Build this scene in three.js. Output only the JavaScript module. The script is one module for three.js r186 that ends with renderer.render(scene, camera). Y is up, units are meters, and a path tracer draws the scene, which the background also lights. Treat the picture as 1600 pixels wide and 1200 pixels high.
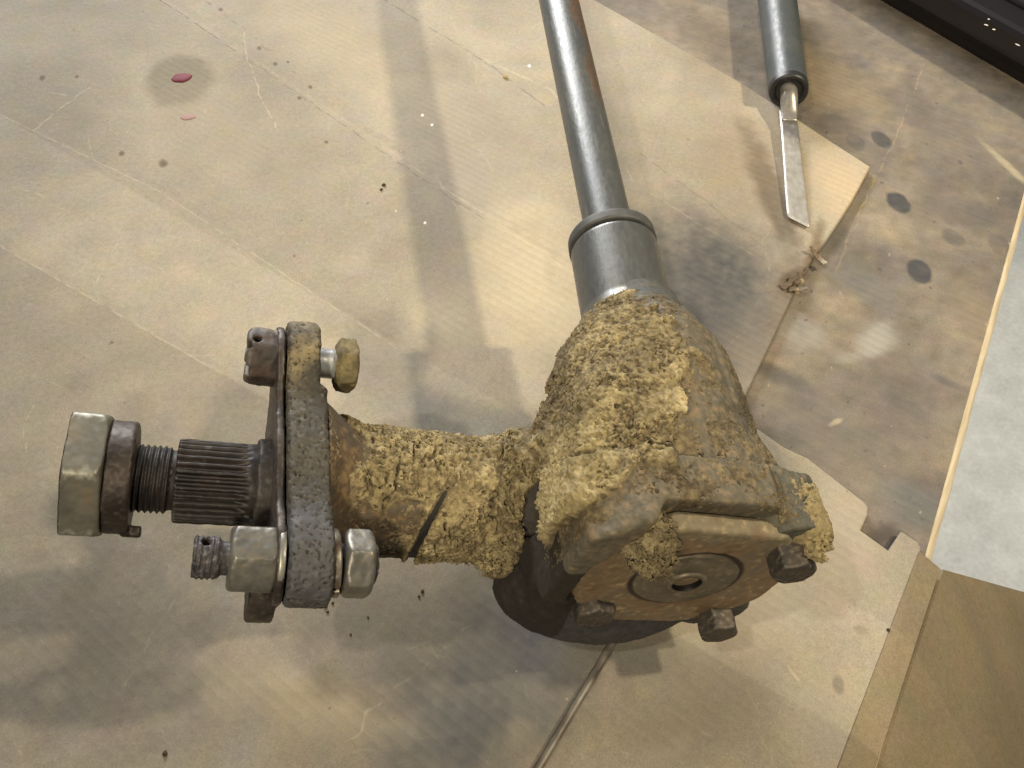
import * as THREE from 'three';
import { RectAreaLightUniformsLib } from 'three/addons/lights/RectAreaLightUniformsLib.js';

// ---------------------------------------------------------------- camera, light, exposure
const scene = new THREE.Scene();
const CAM_H = 0.3085, TILT = 40 * Math.PI / 180;
const camera = new THREE.PerspectiveCamera(2 * Math.atan(600 / 1504) * 180 / Math.PI, 4 / 3, 0.01, 60);
camera.position.set(0, CAM_H, 0);
camera.up.set(0, 1, 0);
camera.lookAt(0, CAM_H - Math.cos(TILT), -Math.sin(TILT));
scene.add(camera);

const renderer = new THREE.WebGLRenderer({ antialias: true });
renderer.setSize(1024, 768);
renderer.toneMapping = THREE.LinearToneMapping;
renderer.toneMappingExposure = 0.94;
renderer.shadowMap.enabled = true;

scene.background = new THREE.Color().setRGB(0.07, 0.071, 0.072);
function lamp(color, cd, x, y, z, size, aim, angle, soft) {
  const l = new THREE.SpotLight(color, cd, 0, angle, soft, 2);
  l.position.set(x, y, z); l.target.position.copy(aim); l.castShadow = true;
  l.shadow.mapSize.set(2048, 2048); l.shadow.radius = size; l.shadow.bias = -0.0005;
  scene.add(l, l.target);
}
// workshop lamp to the right: the long shadow to the left of the column
lamp(0xffefce, 7.6, 1.05, 1.21, -0.19, 1.8, new THREE.Vector3(0.06, 0, -0.40), 0.30, 1);
// lamp behind the viewer: the shadow beyond the shaft
lamp(0xffeecb, 4.2, -0.2, 1.0, 0.72, 2.6, new THREE.Vector3(0.13, 0, -0.38), 0.29, 1);
// small lamp high on the left: the short shadows to the right of the cover
lamp(0xfff5e2, 3.0, -0.515, 1.385, 0.29, 1.6, new THREE.Vector3(0.10, 0, -0.40), 0.26, 1);
// added unseen spot that brightens only the floor beyond the bench
lamp(0xfdfaf4, 5.0, 1.5, 1.9, -1.0, 6, new THREE.Vector3(0.80, -0.82, -0.85), 0.2, 0.6);
// cool fluorescent tubes beyond the picture, up to the left: the long sheen on the column and the narrow shadow to its right
RectAreaLightUniformsLib.init();
{
  const l = new THREE.RectAreaLight(0xf6f6f6, 46, 0.8, 0.36);
  l.position.set(-0.5, 0.76, -1.7); l.lookAt(0, 0, -0.40); scene.add(l);
}

// ---------------------------------------------------------------- helpers
const V = (x, y, z) => new THREE.Vector3(x, y, z);
const FWD = V(0, -Math.cos(TILT), -Math.sin(TILT)), UPV = V(0, Math.sin(TILT), -Math.cos(TILT));
function at(px, py, h = 0) {                      // the point of the level h that a pixel of the 1600 x 1200 photograph shows
  const d = FWD.clone().addScaledVector(V(1, 0, 0), (px - 800) / 1504).addScaledVector(UPV, -(py - 600) / 1504);
  return V(0, CAM_H, 0).addScaledVector(d, (h - CAM_H) / d.y);
}
function rng(seed) { let a = seed >>> 0; return () => { a = (a + 0x6D2B79F5) >>> 0; let t = a; t = Math.imul(t ^ (t >>> 15), t | 1); t ^= t + Math.imul(t ^ (t >>> 7), t | 61); return ((t ^ (t >>> 14)) >>> 0) / 4294967296; }; }
const PERM = (() => { const r = rng(77), p = new Uint8Array(512); for (let i = 0; i < 256; i++) p[i] = i; for (let i = 255; i > 0; i--) { const j = (r() * (i + 1)) | 0; [p[i], p[j]] = [p[j], p[i]]; } for (let i = 0; i < 256; i++) p[256 + i] = p[i]; return p; })();
const GRAD = (() => { const r = rng(5), g = new Float32Array(768); for (let i = 0; i < 256; i++) { const z = r() * 2 - 1, a = r() * 6.2832, s = Math.sqrt(1 - z * z); g[i * 3] = s * Math.cos(a); g[i * 3 + 1] = s * Math.sin(a); g[i * 3 + 2] = z; } return g; })();
function noise(x, y, z) {
  const xi = Math.floor(x), yi = Math.floor(y), zi = Math.floor(z), fx = x - xi, fy = y - yi, fz = z - zi;
  const u = fx * fx * fx * (fx * (fx * 6 - 15) + 10), v = fy * fy * fy * (fy * (fy * 6 - 15) + 10), w = fz * fz * fz * (fz * (fz * 6 - 15) + 10);
  const X = xi & 255, Y = yi & 255, Z = zi & 255;
  const A = PERM[X] + Y, B = PERM[X + 1] + Y;
  const d = (h, a, b, c) => { const k = h * 3; return GRAD[k] * a + GRAD[k + 1] * b + GRAD[k + 2] * c; };
  const a0 = PERM[A & 511] + Z, a1 = PERM[(A + 1) & 511] + Z, b0 = PERM[B & 511] + Z, b1 = PERM[(B + 1) & 511] + Z;
  const L = (p, q, t) => p + (q - p) * t;
  return 1.6 * L(L(L(d(PERM[a0 & 511], fx, fy, fz), d(PERM[b0 & 511], fx - 1, fy, fz), u), L(d(PERM[a1 & 511], fx, fy - 1, fz), d(PERM[b1 & 511], fx - 1, fy - 1, fz), u), v),
    L(L(d(PERM[(a0 + 1) & 511], fx, fy, fz - 1), d(PERM[(b0 + 1) & 511], fx - 1, fy, fz - 1), u), L(d(PERM[(a1 + 1) & 511], fx, fy - 1, fz - 1), d(PERM[(b1 + 1) & 511], fx - 1, fy - 1, fz - 1), u), v), w);
}
function fbm(x, y, z, n = 4) { let s = 0, a = 0.5; for (let i = 0; i < n; i++) { s += a * noise(x, y, z); x = x * 2.03 + 7.1; y = y * 2.03 + 3.7; z = z * 2.03 + 1.3; a *= 0.5; } return s; }
function crumbs(x, y, z) {                          // distance to the nearest and between the nearest two scattered points
  const xi = Math.floor(x), yi = Math.floor(y), zi = Math.floor(z); let a = 9, b = 9;
  for (let k = -1; k < 2; k++) for (let j = -1; j < 2; j++) for (let i = -1; i < 2; i++) {
    const X = xi + i, Y = yi + j, Z = zi + k, h = PERM[(PERM[(PERM[X & 255] + Y) & 255] + Z) & 255];
    const dx = X + 0.5 + 0.42 * GRAD[h * 3] * 1.1 - x, dy = Y + 0.5 + 0.42 * GRAD[h * 3 + 1] * 1.1 - y, dz = Z + 0.5 + 0.42 * GRAD[h * 3 + 2] * 1.1 - z, d = dx * dx + dy * dy + dz * dz;
    if (d < a) { b = a; a = d; } else if (d < b) b = d;
  }
  a = Math.sqrt(a); return [a, Math.sqrt(b) - a];
}
const clamp = (x, a = 0, b = 1) => x < a ? a : x > b ? b : x;
const sstep = (a, b, x) => { const t = clamp((x - a) / (b - a)); return t * t * (3 - 2 * t); };
const mix = (a, b, t) => a + (b - a) * t;
const mix3 = (a, b, t) => [mix(a[0], b[0], t), mix(a[1], b[1], t), mix(a[2], b[2], t)];
const smin = (a, b, k) => { const h = Math.max(k - Math.abs(a - b), 0) / k; return Math.min(a, b) - h * h * k * 0.25; };
const smax = (a, b, k) => -smin(-a, -b, k);

// meshes the zero level of a distance function (surface nets); paint(x, y, z, nx, ny, nz) gives linear vertex colours
function skin(f, lo, hi, h, paint, slack = 0, keep) {
  const n = [0, 1, 2].map(i => Math.ceil((hi[i] - lo[i]) / h) + 2), [nx, ny, nz] = n, K = 6;
  const F = new Float32Array(nx * ny * nz), id = (i, j, k) => (k * ny + j) * nx + i;
  for (let k = 0; k < nz; k += K) for (let j = 0; j < ny; j += K) for (let i = 0; i < nx; i += K) {
    const c = f(lo[0] + (i + K / 2) * h, lo[1] + (j + K / 2) * h, lo[2] + (k + K / 2) * h);
    const far = Math.abs(c) > K * h * 0.95 + slack;
    for (let c2 = k; c2 < Math.min(k + K, nz); c2++) for (let b = j; b < Math.min(j + K, ny); b++) for (let a = i; a < Math.min(i + K, nx); a++)
      F[id(a, b, c2)] = far ? c : f(lo[0] + a * h, lo[1] + b * h, lo[2] + c2 * h);
  }
  const P = [], I = [], at_ = new Int32Array(nx * ny * nz).fill(-1);
  for (let k = 0; k < nz - 1; k++) for (let j = 0; j < ny - 1; j++) for (let i = 0; i < nx - 1; i++) {
    const o = id(i, j, k), v = [F[o], F[o + 1], F[o + nx], F[o + nx + 1], F[o + nx * ny], F[o + nx * ny + 1], F[o + nx * ny + nx], F[o + nx * ny + nx + 1]];
    let m = 0; for (let q = 0; q < 8; q++) if (v[q] < 0) m++;
    if (m === 0 || m === 8) continue;
    let sx = 0, sy = 0, sz = 0, c = 0;
    for (let q = 0; q < 8; q++) for (let b = 1; b < 8; b <<= 1) if (!(q & b) && (v[q] < 0) !== (v[q | b] < 0)) {
      const t = v[q] / (v[q] - v[q | b]);
      sx += (q & 1) + (b === 1 ? t : 0); sy += ((q >> 1) & 1) + (b === 2 ? t : 0); sz += ((q >> 2) & 1) + (b === 4 ? t : 0); c++;
    }
    at_[o] = P.length / 3; P.push(lo[0] + (i + sx / c) * h, lo[1] + (j + sy / c) * h, lo[2] + (k + sz / c) * h);
  }
  const quad = (a, b, c, d, flip) => { if (a < 0 || b < 0 || c < 0 || d < 0) return; if (flip) I.push(a, c, b, a, d, c); else I.push(a, b, c, a, c, d); };
  for (let k = 1; k < nz - 1; k++) for (let j = 1; j < ny - 1; j++) for (let i = 1; i < nx - 1; i++) {
    const o = id(i, j, k), s = F[o] < 0;
    if (s !== F[o + 1] < 0) quad(at_[o], at_[o - nx], at_[o - nx - nx * ny], at_[o - nx * ny], !s ? false : true);
    if (s !== F[o + nx] < 0) quad(at_[o], at_[o - nx * ny], at_[o - nx * ny - 1], at_[o - 1], !s ? false : true);
    if (s !== F[o + nx * ny] < 0) quad(at_[o], at_[o - 1], at_[o - 1 - nx], at_[o - nx], !s ? false : true);
  }
  let idx = I;
  if (keep) {
    const ok = new Uint8Array(P.length / 3); for (let q = 0; q < ok.length; q++) ok[q] = keep(P[q * 3], P[q * 3 + 1], P[q * 3 + 2]) ? 1 : 0;
    idx = []; for (let q = 0; q < I.length; q += 3) if (ok[I[q]] || ok[I[q + 1]] || ok[I[q + 2]]) idx.push(I[q], I[q + 1], I[q + 2]);
  }
  const g = new THREE.BufferGeometry();
  g.setAttribute('position', new THREE.BufferAttribute(new Float32Array(P), 3));
  g.setIndex(new THREE.BufferAttribute(new Uint32Array(idx), 1));
  g.computeVertexNormals();
  if (paint) tint(g, paint);
  return g;
}
function tint(g, paint) {
  const p = g.attributes.position, nn = g.attributes.normal, c = new Float32Array(p.count * 3);
  for (let i = 0; i < p.count; i++) { const q = paint(p.getX(i), p.getY(i), p.getZ(i), nn.getX(i), nn.getY(i), nn.getZ(i)); c[i * 3] = q[0]; c[i * 3 + 1] = q[1]; c[i * 3 + 2] = q[2]; }
  g.setAttribute('color', new THREE.BufferAttribute(c, 3));
  return g;
}
function part(name, g, m, parent, label) {
  const o = new THREE.Mesh(g, m); o.name = name; o.castShadow = o.receiveShadow = true;
  if (label) o.userData.label = label;
  parent.add(o); return o;
}
function tag(o, label, category, group) { o.userData.label = label; o.userData.category = category; if (group) o.userData.group = group; return o; }
const std = (o) => new THREE.MeshStandardMaterial({ vertexColors: true, roughness: 0.85, metalness: 0, ...o });
const phys = (o) => new THREE.MeshPhysicalMaterial({ vertexColors: true, roughness: 0.85, metalness: 0, ...o });

// ---------------------------------------------------------------- painted sheets of the cardboard and the bench (colour and fine relief, laid out in metres on the level)
const RX = -0.34, RZ = -0.62, RW = 0.68, RD = 0.56, TW = 2048, TH = 1686;
class Sheet {
  constructor(base, relief) {
    const rnd = rng(9); this.c = new Float32Array(TW * TH * 3); this.h = new Float32Array(TW * TH);
    for (let j = 0; j < TH; j++) for (let i = 0; i < TW; i++) {
      const x = RX + (i + 0.5) / TW * RW, z = RZ + (j + 0.5) / TH * RD, o = j * TW + i, q = base(x, z);
      const gr = 1 + 0.26 * (rnd() - 0.5); this.c[o * 3] = q[0] * gr * (1 + 0.08 * (rnd() - 0.5)); this.c[o * 3 + 1] = q[1] * gr; this.c[o * 3 + 2] = q[2] * gr * (1 + 0.10 * (rnd() - 0.5)); this.h[o] = relief(x, z);
    }
  }
  over(x0, z0, x1, z1, fn) {
    const i0 = clamp(Math.floor((x0 - RX) / RW * TW), 0, TW - 1), i1 = clamp(Math.ceil((x1 - RX) / RW * TW), 0, TW - 1), j0 = clamp(Math.floor((z0 - RZ) / RD * TH), 0, TH - 1), j1 = clamp(Math.ceil((z1 - RZ) / RD * TH), 0, TH - 1);
    for (let j = j0; j <= j1; j++) for (let i = i0; i <= i1; i++) fn(j * TW + i, RX + (i + 0.5) / TW * RW, RZ + (j + 0.5) / TH * RD);
  }
  dab(o, col, a) { a = clamp(a); const g = 0.8 + 0.4 * ((Math.imul(o, 2654435761) >>> 8) & 255) / 255; for (let k = 0; k < 3; k++) this.c[o * 3 + k] = mix(this.c[o * 3 + k], col[k] * g, a); }
  // a soft-edged patch; size in pixels of the photograph, soft 0..1, rag = raggedness of its rim
  blot(px, py, rx, ry, ang, col, a, soft = 0.6, rag = 0.35) {
    const c = at(px, py), s = at(px + 1, py).distanceTo(c), sz = at(px, py + 1).distanceTo(c), ca = Math.cos(ang), sa = Math.sin(ang), R = Math.max(rx, ry) * sz * 2.2;
    this.over(c.x - R, c.z - R, c.x + R, c.z + R, (o, x, z) => {
      const dx = (x - c.x) / s, dz = (z - c.z) / sz, u = (dx * ca + dz * sa) / rx, v = (-dx * sa + dz * ca) / ry;
      const d = Math.sqrt(u * u + v * v) + rag * fbm(x * 90 + px, z * 90, 3.3, 4);
      const t = 1 - sstep(1 - soft, 1 + soft * 0.5, d);
      if (t > 0) this.dab(o, col, a * t * (0.95 + 0.25 * fbm(x * 200, z * 200, 9, 3)));
    });
  }
  // a line through photograph pixels; w in metres; colour blend a, relief r (metres)
  stroke(pts, w, col, a, r = 0, wob = 0.0006, broken = 0.22) {
    for (let q = 0; q + 1 < pts.length; q++) {
      const A = at(...pts[q]), B = at(...pts[q + 1]), L = A.distanceTo(B), ux = (B.x - A.x) / L, uz = (B.z - A.z) / L, M = w * 3 + wob * 2;
      this.over(Math.min(A.x, B.x) - M, Math.min(A.z, B.z) - M, Math.max(A.x, B.x) + M, Math.max(A.z, B.z) + M, (o, x, z) => {
        const t = (x - A.x) * ux + (z - A.z) * uz; if (t < 0 || t > L) return;
        const d = Math.abs(-(x - A.x) * uz + (z - A.z) * ux + wob * noise(x * 120, z * 120, 5)), we = w * (0.75 + 0.7 * noise(x * 210 + q, z * 210, 11)), k = 1 - sstep(we * 0.3, we, d);
        if (k <= 0) return;
        const b = broken ? sstep(-0.1, 0.25, noise(x * 140, z * 140, 8 + q) + (0.5 - broken)) : 1;
        const lum = this.c[o * 3 + 1]; this.dab(o, col, a * k * b * (col[1] > lum ? sstep(0.06, 0.24, lum) : 1)); this.h[o] += r * k * b;
      });
    }
  }
  maps(range) {
    const C = new Uint8Array(TW * TH * 4), H = new Uint8Array(TW * TH * 4), enc = (v) => { v = clamp(v); return 255 * (v <= 0.0031308 ? v * 12.92 : 1.055 * Math.pow(v, 1 / 2.4) - 0.055); };
    for (let j = 0; j < TH; j++) for (let i = 0; i < TW; i++) {
      const o = j * TW + i, t = (TH - 1 - j) * TW + i;
      for (let k = 0; k < 3; k++) C[t * 4 + k] = enc(this.c[o * 3 + k]);
      H[t * 4] = H[t * 4 + 1] = H[t * 4 + 2] = 255 * clamp(0.5 + this.h[o] / range); C[t * 4 + 3] = H[t * 4 + 3] = 255;
    }
    return [C, H].map((d, k) => { const t = new THREE.DataTexture(d, TW, TH, THREE.RGBAFormat); t.magFilter = THREE.LinearFilter; t.minFilter = THREE.LinearFilter; t.wrapS = t.wrapT = THREE.MirroredRepeatWrapping; if (!k) t.colorSpace = THREE.SRGBColorSpace; t.needsUpdate = true; return t; });
  }
}
function planUV(g) { const p = g.attributes.position, u = new Float32Array(p.count * 2); for (let i = 0; i < p.count; i++) { u[i * 2] = (p.getX(i) - RX) / RW; u[i * 2 + 1] = 1 - (p.getZ(i) - RZ) / RD; } g.setAttribute('uv', new THREE.BufferAttribute(u, 2)); return g; }
// a flat slab with outline points (world x, z), from level top down by thick
function slab(pts, top, thick, bevel = 0) {
  const s = new THREE.Shape(pts.map(p => new THREE.Vector2(p.x, -p.z)));
  const g = new THREE.ExtrudeGeometry(s, { depth: thick - 2 * bevel, bevelEnabled: bevel > 0, bevelThickness: bevel, bevelSize: bevel, bevelOffset: -bevel, bevelSegments: 2, curveSegments: 6 });
  g.rotateX(-Math.PI / 2); g.translate(0, top - thick + bevel, 0);
  return planUV(g);
}
// a thick sheet over a quad given by its four upper corners
function panel(a, b, c, d, thick) {
  const n = b.clone().sub(a).cross(d.clone().sub(a)).normalize(); if (n.y < 0) n.negate();
  const q = [a, b, c, d], w = q.map(p => p.clone().addScaledVector(n, -thick)), v = [], P = (...l) => l.forEach(p => v.push(p.x, p.y, p.z));
  const face = (p, r, s, t) => P(p, r, s, p, s, t);
  face(q[0], q[1], q[2], q[3]); face(w[3], w[2], w[1], w[0]);
  for (let i = 0; i < 4; i++) { const j = (i + 1) % 4; face(q[j], q[i], w[i], w[j]); }
  const g = new THREE.BufferGeometry(); g.setAttribute('position', new THREE.Float32BufferAttribute(v, 3)); g.computeVertexNormals();
  return planUV(g);
}

// ---------------------------------------------------------------- floor, workbench, cardboard
{
  const S = 512, d = new Uint8Array(S * S * 4);
  for (let j = 0; j < S; j++) for (let i = 0; i < S; i++) {
    const x = i / S * 8, y = j / S * 8, n = 0.5 + 0.55 * fbm(x * 1.6, y * 1.6, 2, 5), m = fbm(x * 9, y * 9, 4, 3), o = (j * S + i) * 4;
    d[o] = 198 + 40 * n + 16 * m; d[o + 1] = 196 + 40 * n + 16 * m; d[o + 2] = 184 + 40 * n + 16 * m; d[o + 3] = 255;
  }
  const t = new THREE.DataTexture(d, S, S); t.magFilter = t.minFilter = THREE.LinearFilter; t.wrapS = t.wrapT = THREE.MirroredRepeatWrapping; t.repeat.set(13, 13); t.colorSpace = THREE.SRGBColorSpace; t.needsUpdate = true;
  const g = new THREE.PlaneGeometry(6, 6).rotateX(-Math.PI / 2);
  const f = part('floor', g, new THREE.MeshStandardMaterial({ map: t, roughness: 0.9 }), scene); f.position.set(0, -0.82, -0.6); f.userData.kind = 'structure';
  f.userData.label = 'grey concrete floor beyond the bench edge';
}
const WT = -0.004;                                   // level of the bench top under the cardboard
{
  const sh = new Sheet((x, z) => {
    const g = fbm(x * 14 + 40, z * 14, 1, 5), st = fbm((x * 0.88 + z * 0.47) * 26, (z * 0.88 - x * 0.47) * 300, 6, 3), m = fbm(x * 120, z * 120, 2, 3), ye = fbm(x * 30 + 9, z * 30, 7, 4);
    let c = mix3([0.21, 0.176, 0.134], [0.105, 0.09, 0.077], clamp(0.5 + g * 1.3));
    c = mix3(c, [0.27, 0.218, 0.145], clamp(ye * 1.1)); const mo = fbm(x * 48 + 2, z * 48, 12, 5), k = 1 + 0.10 * st + 0.36 * m + 0.22 * mo + 0.18 * noise(x * 1900, z * 1900, 4); const hu = fbm(x * 75 + 11, z * 75, 6, 3), hv = fbm(x * 75, z * 75 + 31, 8, 3); return [c[0] * k * (1 + 0.12 * hu), c[1] * k * (1 + 0.05 * hv), c[2] * k * (1 - 0.16 * hv - 0.08 * hu)];
  }, (x, z) => 0.00022 * fbm((x * 0.88 + z * 0.47) * 60, (z * 0.88 - x * 0.47) * 500, 3, 3) + 0.00025 * fbm(x * 160, z * 160, 8, 3));
  const black = [0.035, 0.037, 0.042], pale = [0.42, 0.36, 0.24], grey = [0.30, 0.29, 0.26];
  for (const [x, y, a, b, k] of [[1407, 306, 20, 17, 1], [1441, 415, 20, 19, 1], [1380, 208, 16, 13, 0.85], [1340, 212, 15, 13, 0.35], [1494, 362, 17, 14, 0.45], [1570, 375, 22, 18, 0.35], [1222, 118, 14, 12, 0.8]]) sh.blot(x, y, a, b, 0.4, black, k * 0.92, 0.22, 0.28);
  sh.blot(1215, 575, 60, 16, 0.45, black, 0.55, 0.6); sh.blot(1310, 350, 22, 34, 0.4, [0.09, 0.085, 0.075], 0.5); sh.blot(1270, 640, 60, 40, 0.4, [0.10, 0.095, 0.09], 0.5); sh.blot(1360, 700, 70, 50, 0.4, [0.12, 0.11, 0.1], 0.45);
  sh.blot(1360, 440, 60, 26, 0.6, [0.13, 0.13, 0.125], 0.5); sh.blot(1375, 520, 44, 22, -0.5, grey, 0.6); sh.blot(1260, 510, 40, 30, 0, grey, 0.4); sh.blot(1430, 780, 60, 40, 0.2, [0.11, 0.115, 0.115], 0.6); sh.blot(1390, 840, 30, 34, 0.4, [0.05, 0.04, 0.035], 0.85, 0.5);
  sh.blot(1490, 590, 30, 8, 0.5, [0.07, 0.07, 0.07], 0.5); sh.blot(1455, 300, 60, 20, -0.9, [0.13, 0.11, 0.085], 0.4); sh.blot(1120, 50, 80, 36, 0.5, [0.11, 0.085, 0.055], 0.55); sh.blot(1300, 120, 90, 50, 0.4, [0.34, 0.25, 0.13], 0.35); sh.blot(1500, 220, 70, 40, 0.3, [0.15, 0.13, 0.11], 0.5); sh.blot(1290, 40, 120, 26, 0.1, [0.09, 0.08, 0.07], 0.5, 0.9); sh.blot(1450, 160, 60, 30, 0.5, [0.10, 0.09, 0.08], 0.45, 0.9); sh.blot(1540, 480, 50, 60, 0.3, [0.26, 0.2, 0.12], 0.4, 0.9); sh.blot(1420, 620, 60, 70, 0.3, [0.1, 0.09, 0.085], 0.4, 0.9); sh.blot(1250, 690, 70, 40, 0.5, [0.09, 0.085, 0.08], 0.5, 0.9); sh.blot(1530, 330, 50, 26, 0.6, [0.11, 0.1, 0.09], 0.4, 0.8);
  sh.stroke([[1450, 85], [1412, 185], [1385, 245], [1340, 330], [1310, 415]], 0.0007, [0.55, 0.42, 0.18], 0.38, 0.0001, 0.001, 0.12);
  sh.stroke([[1375, 255], [1345, 325], [1318, 395], [1312, 418]], 0.0012, [0.36, 0.29, 0.16], 0.35, 0.0001, 0.0015, 0.15);
  sh.blot(1580, 250, 44, 7, 1.05, pale, 0.6, 0.7); sh.blot(1310, 650, 13, 4, -0.4, pale, 0.6, 0.6); sh.blot(1372, 520, 40, 13, -0.9, grey, 0.45, 0.8, 0.6); sh.blot(1335, 548, 34, 9, -0.2, grey, 0.35, 0.8, 0.6);
  sh.stroke([[1588, 330], [1560, 470], [1540, 540]], 0.0018, pale, 0.55, 0, 0.002, 0.5);
  const r = rng(31); for (let q = 0; q < 220; q++) { const x = 930 + r() * 680, y = r() * 860; sh.blot(x, y, 1 + r() * r() * 4, 1 + r() * r() * 4, r() * 3, r() < 0.85 ? black : pale, 0.2 + 0.45 * r(), 0.6); }
  const [cm, bm] = sh.maps(0.003);
  const bench = new THREE.Group(); bench.name = 'workbench'; scene.add(bench);
  tag(bench, 'stained brown wooden workbench top with black spots and a worn pale edge under the cardboard', 'workbench');
  const e0 = at(1612, 300, WT), e1 = at(1368, 1222, WT), u = e1.clone().sub(e0).normalize(), nrm = V(-u.z, 0, u.x); if (nrm.x < 0) nrm.negate();
  const a = e0.clone().addScaledVector(u, -0.7), b = e1.clone().addScaledVector(u, 0.5), w = 0.0034;
  const ai = a.clone().addScaledVector(nrm, -w), bi = b.clone().addScaledVector(nrm, -w);
  part('bench_top', slab([ai, bi, V(-0.9, 0, bi.z), V(-0.9, 0, ai.z)], WT, 0.045), new THREE.MeshStandardMaterial({ map: cm, bumpMap: bm, bumpScale: 0.003, roughness: 0.8 }), bench);
  // the worn rounded edge: a strip swept along the front of the board
  const N = 240, M = 7, P = [], C = [], I = [];
  for (let i = 0; i <= N; i++) for (let j = 0; j <= M; j++) {
    const t = i / N, ang = j / (M - 1) * Math.PI / 2, k = noise(t * 60, 2, 1) * 0.0009 + noise(t * 190, 4, 1) * 0.0004;
    const p = a.clone().lerp(b, t), s = j === M ? w : (w + k * 0.7) * Math.sin(ang), y = j === M ? -0.045 : -(0.0045 + k) * (1 - Math.cos(ang));
    p.addScaledVector(nrm, -w + s); P.push(p.x, WT + y - 0.0002, p.z);
    const q = mix3([0.62, 0.54, 0.40], [0.33, 0.26, 0.17], clamp(0.35 + 1.2 * fbm(t * 80, j * 0.7, 3, 4) - 0.05 * j)); C.push(...q);
  }
  for (let i = 0; i < N; i++) for (let j = 0; j < M; j++) { const o = i * (M + 1) + j; I.push(o, o + 1, o + M + 1, o + 1, o + M + 2, o + M + 1); }
  const g = new THREE.BufferGeometry(); g.setAttribute('position', new THREE.Float32BufferAttribute(P, 3)); g.setAttribute('color', new THREE.Float32BufferAttribute(C, 3)); g.setIndex(I); g.computeVertexNormals();
  part('bench_edge', g, std({ roughness: 0.75, side: THREE.DoubleSide }), bench, 'pale worn edge of the bench top');
}
{
  const sh = new Sheet((x, z) => {
    const g = fbm(x * 9 + 3, z * 9, 1, 5), m = fbm(x * 45, z * 45, 2, 4), f = fbm(x * 420, z * 420, 3, 3), fl = Math.sin((x * 0.5 + z * 0.86) * 900) * 0.5;
    let c = mix3([0.37, 0.322, 0.243], [0.235, 0.206, 0.16], clamp(0.5 + g * 0.9));
    const k = 1 + 0.15 * m + 0.16 * f + 0.005 * fl + 0.16 * noise(x * 1900, z * 1900, 4); const hu = fbm(x * 75 + 11, z * 75, 6, 3), hv = fbm(x * 75, z * 75 + 31, 8, 3); return [c[0] * k * (1 + 0.10 * hu), c[1] * k * (1 + 0.05 * hv), c[2] * k * (1 - 0.12 * hv - 0.06 * hu)];
  }, (x, z) => 0.00012 * fbm(x * 260, z * 260, 3, 3) + 0.0002 * fbm(x * 40, z * 40, 5, 3));
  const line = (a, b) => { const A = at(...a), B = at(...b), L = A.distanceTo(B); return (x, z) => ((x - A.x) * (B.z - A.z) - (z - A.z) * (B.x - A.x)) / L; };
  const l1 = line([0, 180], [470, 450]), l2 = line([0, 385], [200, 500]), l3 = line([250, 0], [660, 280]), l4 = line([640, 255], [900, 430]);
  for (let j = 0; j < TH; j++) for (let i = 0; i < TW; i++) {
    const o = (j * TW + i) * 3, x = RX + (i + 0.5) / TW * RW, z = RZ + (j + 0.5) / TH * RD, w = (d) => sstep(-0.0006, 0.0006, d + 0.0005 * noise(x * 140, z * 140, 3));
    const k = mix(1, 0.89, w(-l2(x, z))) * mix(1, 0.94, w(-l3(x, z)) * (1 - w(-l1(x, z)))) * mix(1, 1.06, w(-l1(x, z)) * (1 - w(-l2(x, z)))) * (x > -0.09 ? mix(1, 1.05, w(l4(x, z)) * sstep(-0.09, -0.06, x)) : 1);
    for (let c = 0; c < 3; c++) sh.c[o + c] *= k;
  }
  const light = [0.52, 0.45, 0.32], dark = [0.17, 0.145, 0.115], oil = [0.10, 0.10, 0.105], brown = [0.20, 0.14, 0.08];
  // grime and oil, with soft patches of light and shade painted in among them
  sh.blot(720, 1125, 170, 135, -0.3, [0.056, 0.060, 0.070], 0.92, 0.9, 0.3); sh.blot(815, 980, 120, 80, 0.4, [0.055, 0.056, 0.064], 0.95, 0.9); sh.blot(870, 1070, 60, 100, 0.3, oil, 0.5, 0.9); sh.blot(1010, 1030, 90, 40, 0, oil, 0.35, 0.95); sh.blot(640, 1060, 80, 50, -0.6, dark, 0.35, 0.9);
  const shadeGrime = [0.095, 0.085, 0.07]; sh.blot(120, 1010, 210, 150, 0.1, shadeGrime, 0.6, 0.95, 0.6); sh.blot(60, 820, 120, 110, 0.1, shadeGrime, 0.35, 0.95, 0.6); sh.blot(330, 1120, 150, 90, -0.2, shadeGrime, 0.4, 0.95, 0.6); sh.blot(700, 1020, 190, 120, -0.4, shadeGrime, 0.45, 0.95, 0.6); sh.blot(620, 960, 160, 70, 0, shadeGrime, 0.4, 0.95, 0.6); sh.blot(330, 720, 200, 160, 0, shadeGrime, 0.22, 0.95, 0.6); sh.blot(1080, 1120, 130, 80, 0, shadeGrime, 0.3, 0.95, 0.6); sh.blot(640, 610, 110, 60, 0.5, [0.14, 0.135, 0.13], 0.4, 0.95, 0.4); sh.blot(720, 230, 110, 130, 0.2, shadeGrime, 0.25, 0.95, 0.5); sh.blot(80, 620, 110, 90, 0, shadeGrime, 0.18, 0.95, 0.6); sh.blot(260, 500, 160, 90, 0.5, shadeGrime, 0.14, 0.95, 0.6); sh.blot(560, 520, 90, 60, 0.5, shadeGrime, 0.25, 0.95, 0.6);  // lower-left falloff and soft shadows by shaft and column, painted in with grime
  sh.blot(160, 960, 150, 90, 0.1, dark, 0.35, 0.9); sh.blot(90, 1080, 130, 110, 0, dark, 0.3, 0.9); sh.blot(300, 1080, 110, 70, -0.4, dark, 0.25, 0.9); sh.blot(440, 1010, 120, 40, -0.5, dark, 0.22, 0.9); sh.blot(500, 1100, 160, 60, 0.2, [0.42, 0.34, 0.22], 0.4, 0.9);
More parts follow.
